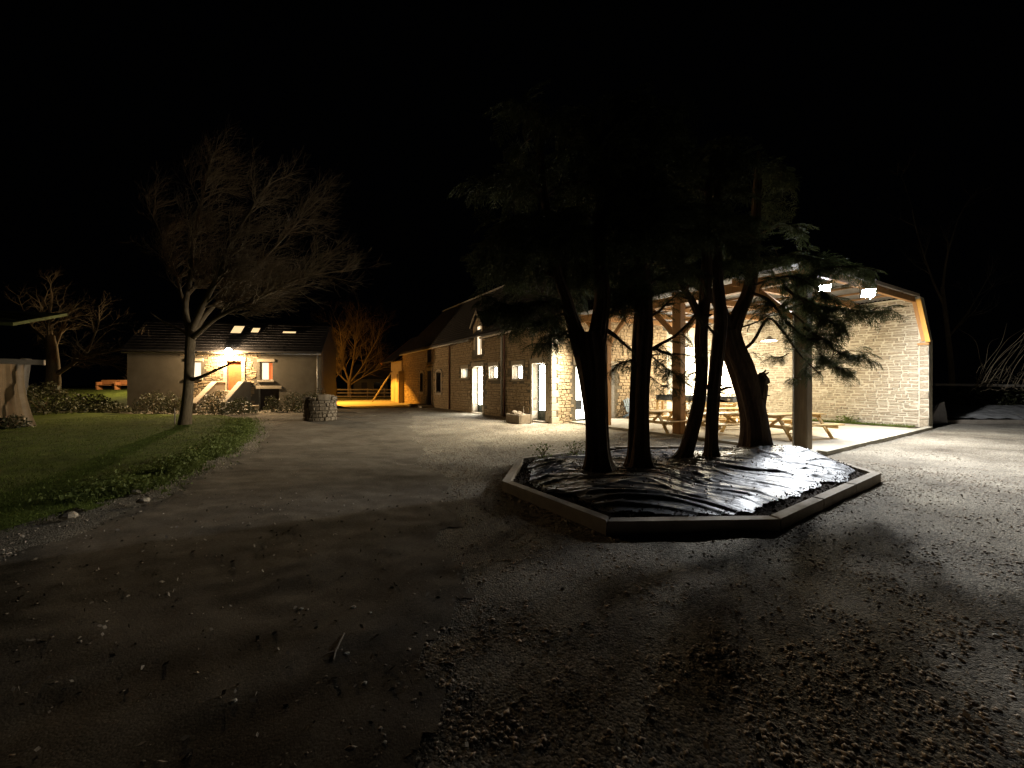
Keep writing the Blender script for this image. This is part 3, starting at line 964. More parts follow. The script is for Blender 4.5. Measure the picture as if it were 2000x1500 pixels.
# outside lamp on a short arm at the far post
p = sh(-.5, 6.9, 4.3)
t = thing('eave_lamp', 'outside lamp on the far post of the shed, behind the forked trunk', 'lamp', p)
mb = MB(); mb.bar(sh(-.13, 6.9, 4.42), sh(-.55, 6.9, 4.42), .04, .04); mb.build('arm', M['black_metal'], t)
mb = MB(); mb.bbox(p + Z * .04, G * .10, D * .10, Z * .06, .02); mb.build('housing', M['black_metal'], t)
mb = MB(); mb.bbox(p - Z * .025, G * .08, D * .08, Z * .004, .002); mb.build('lens', M['bulb'], t)
lit_lamp('eave_light', p - Z * .06, P_EAVE, (1.0, 0.90, 0.68), .08, t, 112, p + Vector((-8, -.6, -7.6)), 1.0)

# pendant lamps
for i, (g_, d_, z_) in enumerate(((5.0, 3.0, 3.47), (5.0, 6.5, 3.45))):
    p = sh(g_, d_, z_)
    t = thing('pendant_lamp', ('pendant lamp with wide shade hanging close to the stone wall right of the trunks', 'pendant lamp hanging above the tables between the second and third trunk')[i], 'lamp', p, 0, 'pendant lamps in the shed')
    mb = MB()
    ra = [.05, .06, .10, .24, .27]
    za = [.20, .15, .12, .03, .0]
    n = 20
    Vv = [p + Vector((r_ * math.cos(2 * math.pi * k / n), r_ * math.sin(2 * math.pi * k / n), zz)) for r_, zz in zip(ra, za) for k in range(n)]
    Ff = [(j * n + k, j * n + (k + 1) % n, (j + 1) * n + (k + 1) % n, (j + 1) * n + k) for j in range(4) for k in range(n)]
    put('lamp_shade', Vv, Ff, M['enamel'], t, smooth=True)
    mb = MB(); mb.tube([p + Z * .2, p + Z * 1.55], [.008, .008], 6); mb.build('cable', M['black_metal'], t)
    mb = MB(); mb.tube([p + Z * .012, p + Z * .03], [.22, .225], 16); mb.build('diffuser', M['bulb'], t)
    lit_lamp('pendant_light', p - Z * .05, P_PENDANT, (1.0, 0.87, 0.62), .16, t)
p = bw(8.2, 2.25, .22)
t = thing('wall_lamp', 'bulkhead wall lamp dazzling on the stone wall behind the bar', 'lamp', p)
mb = MB(); mb.bbox(p + G * .1, G * .08, D * .1, Z * .14, .02); mb.build('backplate', M['black_metal'], t)
mb = MB(); mb.bbox(p, G * .04, D * .09, Z * .13, .03); mb.build('diffuser', M['bulb'], t)
lit_lamp('wall_light', p - G * .15, P_WALL, (1.0, 0.93, 0.78), .1, t)

# ------------------------------------------------------------------ picnic tables
def picnic(label, c, ang, L=2.0):
    t = thing('picnic_table', label, 'picnic table', c, ang, 'picnic tables in the shed')
    b = 0
    def pl(name, x0, x1, y0, y1, z0, z1, m='pine', bev=.008):
        MB().bbox(((x0 + x1) / 2, (y0 + y1) / 2, (z0 + z1) / 2), ((x1 - x0) / 2, 0, 0), (0, (y1 - y0) / 2, 0), (0, 0, (z1 - z0) / 2), bev).build(name, M[m], t, world=False)
    for k in range(5):
        y = -.37 + k * .15
        pl('plank', -L / 2 + R.uniform(-.006, .006), L / 2, y, y + .142, .70, .742)
    for sg in (-1, 1):
        for k in range(2):
            y0 = sg * .62 + (0 if sg > 0 else -.28) + k * .145
            pl('bench_plank', -L / 2, L / 2, y0, y0 + .138, .41, .45)
    for x in (-L / 2 + .3, L / 2 - .3):
        for sg in (-1, 1):
            MB().bar((x, sg * .26, .70), (x, sg * .72, .0), .045, .12, up=(1, 0, 0)).build('leg', M['pine'], t, world=False)
        MB().bar((x + .047, -.86, .36), (x + .047, .86, .36), .045, .10, up=(0, 0, 1)).build('bearer', M['pine'], t, world=False)
        MB().bar((x + .047, -.36, .655), (x + .047, .36, .655), .045, .085, up=(0, 0, 1)).build('batten', M['pine'], t, world=False)
        MB().bar((x * .92, 0, .40), (x * .25, 0, .68), .045, .09).build('brace', M['pine'], t, world=False)
    return t
ZT = .06
picnic('pine picnic table in front of the pale wall, mostly hidden by the front post', (8.95, 12.45, ZT), math.atan2(.30, .95), 2.3)
picnic('pine picnic table between the leaning trunk with a stub and the thin upright trunk', (6.85, 12.75, ZT), math.atan2(.20, .98), 2.0)
picnic('pine picnic table seen end on just left of the middle post', (5.55, 13.9, ZT), math.atan2(.45, .89), 2.0)
picnic('pine picnic table behind the other tables, in front of the bar counter', (8.3, 15.2, ZT), math.atan2(.15, .98), 2.0)

# ------------------------------------------------------------------ bar counter with grey crates
cA, cB = Vector((7.45, 19.6, ZT)), Vector((9.75, 16.5, ZT))
t = thing('bar_counter', 'long pine bar counter with plank front at the back of the shed', 'bar counter', (cA + cB) / 2)
dv = (cB - cA).normalized(); nv = Vector((-dv.y, dv.x, 0)); nv = nv if nv.x < 0 else -nv
for k in range(4):
    mb = MB(); mb.bar(cA + nv * (.25 - k * .16) + Z * .86, cB + nv * (.25 - k * .16) + Z * .86, .152, .045); mb.build('plank', M['pine'], t)
Lc = (cB - cA).length
for q in (0.1, 1.3, 2.5, Lc - .1):
    for s_ in (.26, -.2):
        mb = MB(); mb.bar(cA + dv * q + nv * s_, cA + dv * q + nv * s_ + Z * .835, .09, .09, up=dv); mb.build('leg', M['pine'], t)
for k in range(9):
    q = Lc - 1.2 + k * .125
    mb = MB(); mb.bar(cA + dv * q + nv * .2 + Z * .05, cA + dv * q + nv * .2 + Z * .80, .112, .02, up=nv); mb.build('front_board', M['pine'], t)
mb = MB(); mb.bar(cA + nv * .2 + Z * .35, cA + dv * (Lc - 1.25) + nv * .2 + Z * .35, .2, .03); mb.build('shelf', M['orange_wood'], t)
for k, (q, lb) in enumerate(((.35, 'grey box at the left end of the bar counter'), (1.2, 'grey box second from the left on the bar counter'), (2.1, 'grey box in the middle of the bar counter behind the post'), (3.3, 'grey box with a white sticker at the right end of the bar counter'))):
    c = cA + dv * q + Z * .884
    tb = thing('storage_box', lb, 'box', c, 0, 'grey boxes on the bar counter')
    mb = MB(); mb.bbox(c + Z * .12, dv * .38, nv * .2, Z * .12, .02); mb.build('box_body', M['crate_grey'], tb)
    mb = MB(); mb.bbox(c + Z * .255, dv * .39, nv * .21, Z * .014, .008); mb.build('lid', M['crate_grey'], tb)
    if k == 3:
        mb = MB(); mb.bbox(c + nv * .203 + Z * .13 + dv * .2, dv * .06, nv * .002, Z * .04, .001); mb.build('sticker', M['paper'], tb)

# ------------------------------------------------------------------ slatted chair by the gable
p = gab(4.75, ZT, .55)
t = thing('garden_chair', 'blue grey slatted garden chair against the stone gable', 'chair', p)
for k in range(5):
    s0 = -.26 + k * .13
    mb = MB(); mb.bar(p + G * s0 + (-D) * (-.22) + Z * .30, p + G * (s0 * 1.1) + (-D) * (-.46) + Z * (1.0 - abs(k - 2) * .05), .11, .02, up=-D); mb.build('back_slat', M['blue_wood'], t)
for k in range(5):
    n_ = -.2 + k * .13
    mb = MB(); mb.bar(p + G * -.28 - D * n_ + Z * (.30 + .035 * k), p + G * .28 - D * n_ + Z * (.30 + .035 * k), .115, .02); mb.build('seat_slat', M['blue_wood'], t)
for sg in (-1, 1):
    mb = MB(); mb.bar(p + G * .34 * sg - D * -.4 + Z * .58, p + G * .34 * sg - D * .4 + Z * .60, .13, .022); mb.build('armrest', M['blue_wood'], t)
    mb = MB(); mb.bar(p + G * .30 * sg - D * .34, p + G * .30 * sg - D * .34 + Z * .58, .09, .025, up=G); mb.build('leg', M['blue_wood'], t)
    mb = MB(); mb.bar(p + G * .30 * sg - D * -.5 + Z * .02, p + G * .30 * sg - D * .32 + Z * .42, .025, .11); mb.build('leg', M['blue_wood'], t)

# ------------------------------------------------------------------ stone trough of stones by the facade
p = Vector((0.30, 17.35, 0.0))
t = thing('stone_trough', 'stone trough planter of rocks below the small lit window', 'planter', p)
ax, ay = D * -.55, G * .3
mb = MB()
def tr(a, b_, z): return p + ax * a + ay * b_ + Z * z
mb.bbox(tr(0, 1, .2) , ax, ay * .14, Z * .2, .02); mb.bbox(tr(0, -1, .2), ax, ay * .14, Z * .2, .02)
mb.bbox(tr(.93, 0, .2), ax * .08, ay * .86, Z * .2, .02); mb.bbox(tr(-.93, 0, .2), ax * .08, ay * .86, Z * .2, .02)
mb.build('trough', M['dark_stone'], t)
put('soil', [tr(-.86, -.86, .33), tr(.86, -.86, .33), tr(.86, .86, .33), tr(-.86, .86, .33)], [(0, 1, 2, 3)], M['soil'], t)
def rock(name, c, r, m, parent, seed, sq=.7):
    rr = random.Random(seed)
    Vv, Ff = [], []
    n, q = 8, 5
    for j in range(q + 1):
        th = math.pi * j / q
        for k in range(n):
            ph = 2 * math.pi * k / n
            d_ = Vector((math.sin(th) * math.cos(ph), math.sin(th) * math.sin(ph), math.cos(th) * sq))
            Vv.append(Vector(c) + d_ * r * (1 + .3 * noise.noise(d_ * 1.7 + Vector((seed, 0, 0)))))
    for j in range(q):
        for k in range(n): Ff.append((j * n + k, (j + 1) * n + k, (j + 1) * n + (k + 1) % n, j * n + (k + 1) % n))
    return put(name, Vv, Ff, m, parent, smooth=False)
for k in range(9):
    rock('rock', tr(-.7 + .17 * k, R.uniform(-.4, .4), .36 + R.uniform(0, .1)), R.uniform(.08, .16), M['dark_stone'], t, 40 + k)
mb = MB(); mb.tube([tr(.6, .1, .3), tr(.63, .1, .75)], [.008, .006], 5); mb.build('marker_stick', M['grey_wood'], t)

# ================================================================== HOUSE ON THE LEFT
HO = thing('stone_house', 'stone house with a bright lamp over its red door and a front staircase', 'house', HR)
HL, HEV, HD = 11.7, 4.15, 3.9
hh = [(5.0, 5.9, 1.3, 3.3), (3.09, 3.89, 2.0, 3.26), (7.45, 8.25, 2.15, 3.25), (2.67, 3.95, 0.0, 1.42)]
cell_wall([0, HL] + [h[0] for h in hh] + [h[1] for h in hh], [-.1, HEV] + [h[2] for h in hh] + [h[3] for h in hh], hh, hou, .45).build('wall', M['render'], HO)
MB().prism([hou(0, -.1, -.45), hou(0, -.1, -HD), hou(0, HEV, -HD), hou(0, HEV + HD / 2, -HD / 2), hou(0, HEV, -.45)], HE * .4).build('gable_wall', M['slate'], HO)  # slate colour stands in for the shade on this gable
MB().prism([hou(HL, -.1, -.45), hou(HL, -.1, -HD), hou(HL, HEV, -HD), hou(HL, HEV + HD / 2, -HD / 2), hou(HL, HEV, -.45)], HE * -.4).build('gable_wall', M['render'], HO)
MB().prism([hou(.4, -.1, -HD), hou(HL - .4, -.1, -HD), hou(HL - .4, HEV, -HD), hou(.4, HEV, -HD)], HN * .3).build('back_wall', M['render'], HO)
hw_ = [(a - .16, b + .16, c - .12, d + .2) for a, b, c, d in hh]
st_h = [q for q in lay(0.0, HL, lambda u: HEV - .05, hw_, (.10, .24), (.16, .5), 31)
        if 3.9 + .5 * noise.noise(Vector((0, q[1] * 1.5, 3))) < q[0] < 8.2 + .8 * noise.noise(Vector((5, q[1] * 1.5, 3)))]
set_stones(HO, st_h, hou, HN, M['stone'], lambda s: abs(s[0] - 5) + abs(s[1] - 2.5), 90, 32, proud=.014, joined='rubble_stones')
def hr(v, u, up=0.0): return hou(u, HEV + min(v, HD - v) * 1.0 + up, -v)
mb = MB()
for a_, b_ in ((-.25, HD / 2), (HD + .25, HD / 2)):
    mb.prism([hr(a_, -.15), hr(a_, HL + .15), hr(b_, HL + .15), hr(b_, -.15)], Z * .1)
hroof = mb.build('roof', M['slate'], HO)
slates(hroof, hr(-.25, -.15, .1), hr(-.25, HL + .15, .1), hr(HD / 2, -.15, .1), hr(HD / 2, HL + .15, .1), M['slate'], seed=5)
mb = MB(); mb.tube([hr(-.32, -.1, -.03), hr(-.32, HL + .1, -.03)], [.06, .06], 8); mb.build('gutter', M['zinc'], HO, smooth=True)
mb = MB(); mb.tube([hou(.18, .1, .09), hou(.18, HEV - .2, .09)], [.045, .045], 8); mb.build('drainpipe', M['zinc'], HO, smooth=True)
for px0, px1, v0, v1 in ((450, 470, 1.0, 1.55), (490, 504, 1.08, 1.42), (552, 577, 1.08, 1.2)):
    def uu(px, v):
        k = (px - 1000) / F
        # point hou(u,.,-v): solve x = k y
        bx, by = HR.x - HN.x * v, HR.y - HN.y * v
        return (bx - k * by) / (k * HE.y - HE.x)
    u0, u1 = uu(px0, v0), uu(px1, v0)
    q = [hr(v0, u0, .12), hr(v0, u1, .12), hr(v1, u1, .12), hr(v1, u0, .12)]
    c_ = sum((Vector(p) for p in q), Vector()) / 4
    w = MB().prism([c_ + (Vector(p) - c_) * 1.12 for p in q], Z * .05).build('roof_light', M['black_metal'], HO)
    MB().prism([p + Z * .054 for p in q], Z * .006).build('pane', M['lit_sky'], w)
# door, windows
slab_at(hou, 5.0, 5.9, 1.3, 3.3, -.25, -.2).build('door', M['red_door'], HO)
slab_at(hou, 2.67, 3.95, 0, 1.42, -.3, -.25).build('cellar_door', M['dark_door'], HO)
slab_at(hou, 2.5, 4.1, 1.42, 1.62, -.3, .05).build('lintel', M['dressed'], HO)
for a, b, c, d in hh[:1]:
    slab_at(hou, a - .25, b + .25, d, d + .25, -.2, .05).build('lintel', M['dressed'], HO)
    for e0, e1 in ((a - .22, a), (b, b + .22)):
        for zz in np.arange(c, d - .1, .4): slab_at(hou, e0, e1, zz + .006, zz + .39, -.2, .045).build('jamb_stone', M['dressed'], HO)
for i, (a, b, c, d) in enumerate(hh[1:3]):
    w = ring(hou, a + .01, b - .01, c, d, -.28, -.2, .06).build('window', M['white_frame'], HO)
    m1 = a + (b - a) * .42
    slab_at(hou, m1, b - .062, c + .062, d - .062, -.26, -.24, None, .002).build('pane', M['lit_warm'], w)
    slab_at(hou, a + .062, m1 - .002, c + .062, d - .062, -.258, -.238, None, .002).build('curtain', M['curtain_lit'] if i == 0 else M['lit_warm'], w)
    slab_at(hou, a - .12, b + .12, c - .12, c - .002, -.2, .07).build('sill', M['dressed'], HO)
    slab_at(hou, a - .15, b + .15, d + .002, d + .2, -.2, .04).build('lintel', M['dressed'], HO)
# staircase with two sloping parapets
sa, sb = 4.68, 5.98
slab_at(hou, sa, sb, -.05, 1.29, .03, 1.0).build('landing', M['concrete'], HO)
for k in range(7):
    z1 = 1.29 - (k + 1) * .165
    slab_at(hou, sa, sb, -.05, z1, 1.0 + k * .29 + .002, 1.0 + (k + 1) * .29).build('step', M['dressed'], HO)
for e0 in (sa - .26, sb + .004):
    poly = [(.03, -.05), (3.15, -.05), (3.15, .62), (1.05, 1.86), (.03, 1.86)]
    pr = MB().prism([hou(e0, z, n) for n, z in poly], HE * .255).build('parapet', M['render'], HO)
    mb = MB()
    for (n0, z0), (n1, z1) in (((3.2, .60), (1.06, 1.88)), ((1.06, 1.89), (.04, 1.89))):
        mb.bar(hou(e0 + .127, z0, n0), hou(e0 + .127, z1, n1), .32, .07)
    mb.build('coping', M['dressed'], pr)
# lamp over the door
p = hou(5.62, 3.93, .34)
t = thing('porch_lamp', 'dazzling warm porch lamp above the red door of the house', 'lamp', p)
mb = MB(); mb.bar(p - HN * .28, p - HN * .02, .03, .03); mb.bbox(p - HN * .27, HE * .06, HN * .015, Z * .1, .004); mb.build('bracket', M['black_metal'], t)
rock('globe', p, .22, M['lamp_warm'], t, 2, 1.0)
lit_lamp('porch_light', p + HN * .22 - Z * .06, P_HOUSE, (1.0, 0.70, 0.38), .12, t)
# low slab and steps right of the stair
for k, (u0, u1, n0, n1, z0, z1, lb) in enumerate(((3.1, 4.2, 1.9, 2.5, -.05, .40, 'upper'), (3.25, 4.35, 2.5, 3.1, -.05, .2, 'lower'))):
    tag(slab_at(hou, u0, u1, z0, z1, n0 + .004 * k, n1).build('stone_step', M['dressed']), lb + ' pale stone step in front of the cellar door', 'step', 'stone steps by the cellar door')

# ------------------------------------------------------------------ shrubs in front of the house
def shrub(label, c, r, h, n, seed, m='leaf', dense=1.0, group='shrubs along the house', size=(.06, .13)):
    c = Vector(c)
    t = thing('shrub', label, 'shrub', c, 0, group)
    rg = np.random.default_rng(seed)
    def fn(g):
        while True:
            q = g.uniform(-1, 1, 3)
            q[2] = (q[2] + 1) / 2
            d = math.sqrt(q[0] ** 2 + q[1] ** 2 + q[2] ** 2)
            if d > 1 or g.random() > d ** 2 + .08: continue
            w = 1 + .35 * noise.noise(Vector((q[0] * 2 + seed, q[1] * 2, q[2] * 2)))
            return c.x + q[0] * r * w, c.y + q[1] * r * w, c.z + q[2] * h * w
    leafy('foliage', n, fn, size[0], size[1], .02, M[m], seed, t, None)
    mb = MB()
    rr = random.Random(seed)
    for k in range(9):
        a = rr.uniform(0, 6.28); l = rr.uniform(.4, .85)
        q = c + Vector((math.cos(a) * r * l * .8, math.sin(a) * r * l * .8, h * rr.uniform(.4, .9)))
        mb.tube([c, (c + q) / 2 + Z * .05, q], [.02, .014, .006], 5)
    mb.build('stem', M['bare_bark'], t)
shrub('round dark shrub at the left corner of the house', (-21.0, 22.6, 0), .95, 1.3, 1500, 51)
shrub('pale leaved shrub left of the bare tree trunk by the house', (-19.6, 22.3, 0), .8, 1.2, 1200, 52)
shrub('dark bush covering the left side of the staircase', (-16.9, 21.9, 0), .75, 1.35, 1300, 53)
shrub('glossy bush at the foot of the staircase', (-15.7, 22.2, 0), .8, .9, 1300, 54)
shrub('small bush below the cellar door', (-14.9, 24.0, 0), .55, .95, 700, 55)
shrub('tall shrub under the curtained window', (-14.0, 24.5, 0), .6, 1.25, 900, 56)
shrub('broad shrub between the house wall and the well', (-12.6, 24.0, 0), 1.0, 1.25, 1500, 57)
shrub('low shrub right behind the stone well', (-10.8, 21.5, 0), .55, 1.35, 700, 58)
HGp = 'dark hedge shrubs behind the lawn'
shrub('black hedge bush behind the cloth draped timber frame', (-26.0, 21.5, 0), 1.5, 1.7, 1800, 59, group=HGp, size=(.1, .2))
shrub('dark low bush at the back of the lawn under the lit tables', (-24.4, 23.4, 0), 1.1, .5, 1100, 60, group=HGp, size=(.1, .2))
shrub('leafy bush in front of the lit lawn', (-29.0, 26.4, 0), 1.3, 1.0, 1300, 61, group=HGp, size=(.1, .2))
shrub('bush at the far left edge of the lawn', (-28.5, 22.0, 0), 1.6, 1.6, 1300, 62, group=HGp, size=(.1, .2))
mb = MB(); mb.tube([(-13.9, 15.9, 0), (-13.92, 15.9, .75)], [.022, .02], 6)
tag(mb.build('garden_stake', M['grey_wood']), 'thin pale stake in the lawn left of the bare tree trunk', 'stake')

# ------------------------------------------------------------------ round stone well
p = Vector((-9.25, 18.6, 0))
t = thing('stone_well', 'round rubble stone well with broken rim on the gravel', 'well', p)
rw, hw = .68, .98
mb = MB()
n = 26
for r_, flip in ((rw - .03, 0), (rw - .3, 1)):
    Vv = [p + Vector((r_ * math.cos(2 * math.pi * k / n), r_ * math.sin(2 * math.pi * k / n), zz)) for zz in (-.05, hw) for k in range(n)]
    mb.add(Vv, [(k, (k + 1) % n, n + (k + 1) % n, n + k) for k in range(n)])
Vv = [p + Vector((r_ * math.cos(2 * math.pi * k / n), r_ * math.sin(2 * math.pi * k / n), hw)) for r_ in (rw - .3, rw - .03) for k in range(n)]
mb.add(Vv, [(k, (k + 1) % n, n + (k + 1) % n, n + k) for k in range(n)])
mb.build('core', M['mortar_dark'], t)
rr = random.Random(77)
z = .0
while z < hw - .08:
    h = rr.uniform(.10, .2); a = rr.uniform(0, 1)
    a_end = a + 2 * math.pi
    while a < a_end - .12:
        w = min(rr.uniform(.2, .46), a_end - a)
        am = a + w / 2
        o_ = Vector((math.cos(am), math.sin(am), 0)); tn = Vector((-o_.y, o_.x, 0))
        Vs, Fs = rr.choice(STONES)
        c = p + o_ * (rw - .01 + rr.uniform(-.015, .02)) + Z * (z + h / 2)
        put('stone', [c + tn * (v[0] * (w * rw - .02)) - o_ * (v[1] * .12) + Z * (v[2] * (h - .015)) for v in Vs], Fs, M['dark_stone'], t)
        a += w
    z += h
for k in range(11):
    a = k * 2 * math.pi / 11 + rr.uniform(-.1, .1)
    if k in (4, 5): continue
    o_ = Vector((math.cos(a), math.sin(a), 0))
    hh_ = rr.uniform(.04, .09) * (1.7 if -1.0 < math.sin(a) and math.cos(a) > .2 else 1)
    MB().bbox(p + o_ * (rw - .12) + Z * (hw + hh_), Vector((-o_.y, o_.x, 0)) * .16, o_ * .17, Z * hh_, .03).build('rim_stone', M['dark_stone'], t)

# ------------------------------------------------------------------ timber frame with cloth at the left
FR = thing('garden_shelter', 'weathered timber frame with mossy tiled roof at the left edge', 'shelter', (-19.2, 15.2, 0))
mb = MB(); mb.bar((-20.9, 13.9, 2.66), (-18.6, 15.35, 2.60), .16, .2); mb.build('beam', M['grey_wood'], FR)
mb = MB(); mb.bar((-19.15, 15.2, 2.75), (-19.55, 15.2, 0.0), .2, .2, up=(0, 1, 0)); mb.build('post', M['grey_wood'], FR)
mb = MB(); mb.bar((-21.4, 15.2, 3.4), (-21.4, 15.2, 0.0), .2, .2, up=(0, 1, 0)); mb.build('post', M['grey_wood'], FR)
mb = MB(); mb.prism([(-22.8, 13.3, 4.05), (-18.9, 14.6, 3.95), (-19.6, 17.0, 4.75), (-23.4, 16.0, 4.75)], Z * .12); mb.build('roof', M['moss'], FR)
mb = MB(); mb.bar((-21.4, 15.2, 3.4), (-21.4, 15.2, 4.1), .16, .16, up=(0, 1, 0)); mb.build('post', M['grey_wood'], FR)
V, Fc = [], []
nu, nv_ = 60, 26
for j in range(nv_ + 1):
    for i in range(nu + 1):
        s_, q = i / nu, j / nv_
        x0 = -21.6 + 2.55 * s_ + (q ** 1.4) * (1.0 * s_ - .1)
        w_ = .07 * math.sin(s_ * 32 + 2 * noise.noise(Vector((s_ * 4, q, 0)))) * (.3 + q) + .05 * math.sin(s_ * 71 + q * 2)
        V.append((x0, 14.98 + w_ - .25 * q, 2.62 - 2.55 * q + .05 * noise.noise(Vector((s_ * 6, q * 3, 1)))))
for j in range(nv_):
    for i in range(nu): Fc.append((j * (nu + 1) + i, j * (nu + 1) + i + 1, (j + 1) * (nu + 1) + i + 1, (j + 1) * (nu + 1) + i))
tag(put('draped_cloth', V, Fc, M['cloth'], smooth=True), 'pale netting cloth hanging from the weathered timber frame', 'cloth')
shrub('small dark plant at the foot of the hanging cloth', (-18.4, 14.2, 0.1), .45, .5, 500, 63, group=None)

# ------------------------------------------------------------------ sleeper at the lower left
tag(MB().bbox((-7.6, 4.55, .06), (1.35, .05, 0), (0, .11, 0), (0, 0, .075), .012).build('timber_sleeper', M['sleeper']), 'pale ended timber sleeper at the near corner of the lawn', 'sleeper')
for k, (x, y, r_) in enumerate(((-5.75, 5.0, .09), (-5.4, 5.65, .08), (-5.95, 6.1, .08))):
    tag(rock('edging_stone', (x, y, .04), r_, M['dressed'], None, 90 + k, .5), ('edging stone nearest the sleeper', 'flat pale edging stone at the tip of the weeds', 'edging stone half hidden in the weeds')[k], 'stone', 'stones along the lawn edge')

# ================================================================== TREES
def grow(mb, p, d, L, r, lvl, rg, trop, sides=(8, 6, 4, 3, 3), nseg=5, kids=(5, 6, 6, 5), droop=0.0, maxl=3, spread=(.5, 1.0)):
    pts, rd = [p.copy()], [r]
    q = p.copy(); dd = d.copy()
    for s in range(nseg):
        dd = (dd + Vector((rg.uniform(-1, 1), rg.uniform(-1, 1), rg.uniform(-1, 1))) * .27 + trop * (.10 + .05 * lvl)).normalized()
        q = q + dd * (L / nseg)
        pts.append(q.copy()); rd.append(max(r * (1 - .8 * (s + 1) / nseg), .0022))
    mb.tube(pts, rd, sides[min(lvl, 4)], cap=False)
    if lvl >= maxl: return
    for k in range(kids[lvl]):
        f = rg.uniform(.25, 1.0)
        i = min(nseg - 1, int(f * nseg)); t = f * nseg - i
        b = pts[i].lerp(pts[i + 1], min(1, t))
        ax = (pts[i + 1] - pts[i]).normalized()
        s_ = ax.orthogonal().normalized()
        s_.rotate(Matrix.Rotation(rg.uniform(0, 6.28), 3, ax))
        a = rg.uniform(*spread)
        nd = (ax * math.cos(a) + s_ * math.sin(a)).normalized()
        grow(mb, b, nd, L * rg.uniform(.45, .68), max(rd[i] * .6, .003), lvl + 1, rg, trop, sides, max(3, nseg - 1), kids, droop, maxl, spread)

def bare_tree(label, trunk, limbs, seed, trop, kids, Ls, group='bare winter trees', base=None, maxl=3, plain=()):
    t = thing('bare_tree', label, 'tree', base or trunk[0][0], 0, group)
    pts, rd = smooth_path([a for a, b in trunk], [b for a, b in trunk], .12)
    mb = MB(); mb.tube(pts, rd, 14, wob=.06, seed=seed)
    for lm in list(limbs) + list(plain):
        q, r2 = smooth_path([a for a, b in lm], [b for a, b in lm], .2)
        mb.tube(q, r2, 9, wob=.05, seed=seed + 1)
    mb.build('trunk', M['bare_bark'], t, smooth=True)
    mb = MB(); rg = random.Random(seed)
    for lm in limbs:
        q, r2 = smooth_path([a for a, b in lm], [b for a, b in lm], .2)
        n = len(q)
        cnt = int(Ls[1] * n * .2)
        for k in range(cnt):
            i = rg.randrange(max(1, n // 5), n - 1)
            ax = (q[i + 1] - q[i]).normalized()
            s_ = ax.orthogonal().normalized(); s_.rotate(Matrix.Rotation(rg.uniform(0, 6.28), 3, ax))
            a = rg.uniform(.35, .9)
            nd = (ax * math.cos(a) + s_ * math.sin(a) + trop * .25).normalized()
            grow(mb, q[i], nd, Ls[0] * rg.uniform(.6, 1.15), r2[i] * .5, 1, rg, trop, kids=kids, maxl=maxl)
        grow(mb, q[-1], (q[-1] - q[-2]).normalized(), Ls[0], r2[-1], 1, rg, trop, kids=kids, maxl=maxl)
    o = mb.build('crown', M['bare_bark'], t)
    return t
Y1 = 15.5
def pr(px, py, r, Y=Y1, dy=0.0): return (at(px, py, Y + dy), r)
wind = Vector((.75, .1, .45)).normalized()
bare_tree('tall windswept bare tree on the lawn edge in front of the house',
    [pr(360, 838, 0.248), pr(364, 800, 0.188), pr(369, 740, 0.168), pr(371, 680, 0.168), pr(374, 632, 0.160)],
    [[pr(370, 650, 0.128), pr(362, 600, 0.104), pr(372, 540, 0.088, dy=.3), pr(378, 470, 0.064, dy=.4), pr(395, 390, 0.040, dy=.6), pr(408, 330, 0.024, dy=.7)],
     [pr(374, 645, 0.128), pr(400, 590, 0.104, dy=-.3), pr(430, 530, 0.080, dy=-.5), pr(462, 455, 0.056, dy=-.7), pr(510, 380, 0.032, dy=-.8)],
     [pr(376, 650, 0.112), pr(410, 605, 0.088, dy=.5), pr(470, 550, 0.064, dy=.9), pr(535, 485, 0.040, dy=1.2), pr(590, 425, 0.024, dy=1.4)],
     [pr(376, 660, 0.104), pr(425, 620, 0.080, dy=-.5), pr(500, 585, 0.056, dy=-.9), pr(570, 550, 0.036, dy=-1.2), pr(620, 535, 0.020, dy=-1.3)],
     [pr(366, 620, 0.080), pr(350, 560, 0.048, dy=.4), pr(332, 500, 0.032, dy=.6), pr(300, 425, 0.016, dy=.8)],
     ], 101, wind, (6, 8, 8, 4), (1.5, 5.8), plain=[
     [pr(372, 655, 0.088), pr(345, 640, 0.048, dy=.2), pr(318, 628, 0.032, dy=.2), pr(290, 608, 0.016, dy=.2)],
     [pr(373, 742, 0.088), pr(393, 736, 0.068, dy=-.1), pr(428, 720, 0.048, dy=-.2), pr(462, 706, 0.024, dy=-.3)],
     ])
yb = 27.0
bare_tree('spreading bare tree behind the cloth draped frame at the left',
    [pr(100, 770, 0.465, yb), pr(104, 735, 0.360, yb), pr(102, 690, 0.300, yb), pr(98, 655, 0.225, yb)],
    [[pr(104, 735, 0.165, yb), pr(135, 715, 0.128, yb), pr(165, 695, 0.098, yb, -.5), pr(205, 688, 0.068, yb, -1), pr(250, 680, 0.038, yb, -1)],
     [pr(100, 690, 0.150, yb), pr(85, 660, 0.105, yb), pr(62, 640, 0.075, yb, .5), pr(52, 620, 0.045, yb, .6)],
     [pr(98, 660, 0.150, yb), pr(96, 620, 0.090, yb), pr(100, 590, 0.053, yb)],
     [pr(102, 690, 0.135, yb), pr(118, 650, 0.090, yb, .6), pr(130, 620, 0.053, yb, .8)],
     [pr(165, 697, 0.083, yb, -.5), pr(180, 665, 0.060, yb, -.5), pr(190, 640, 0.038, yb, -.6)],
     [pr(150, 705, 0.090, yb, -.4), pr(190, 705, 0.060, yb, -1), pr(225, 715, 0.038, yb, -1.3), pr(250, 720, 0.022, yb, -1.4)]],
    102, Vector((.6, 0, .3)), (5, 6, 5), (1.7, 2.2))
ys_ = 47.0
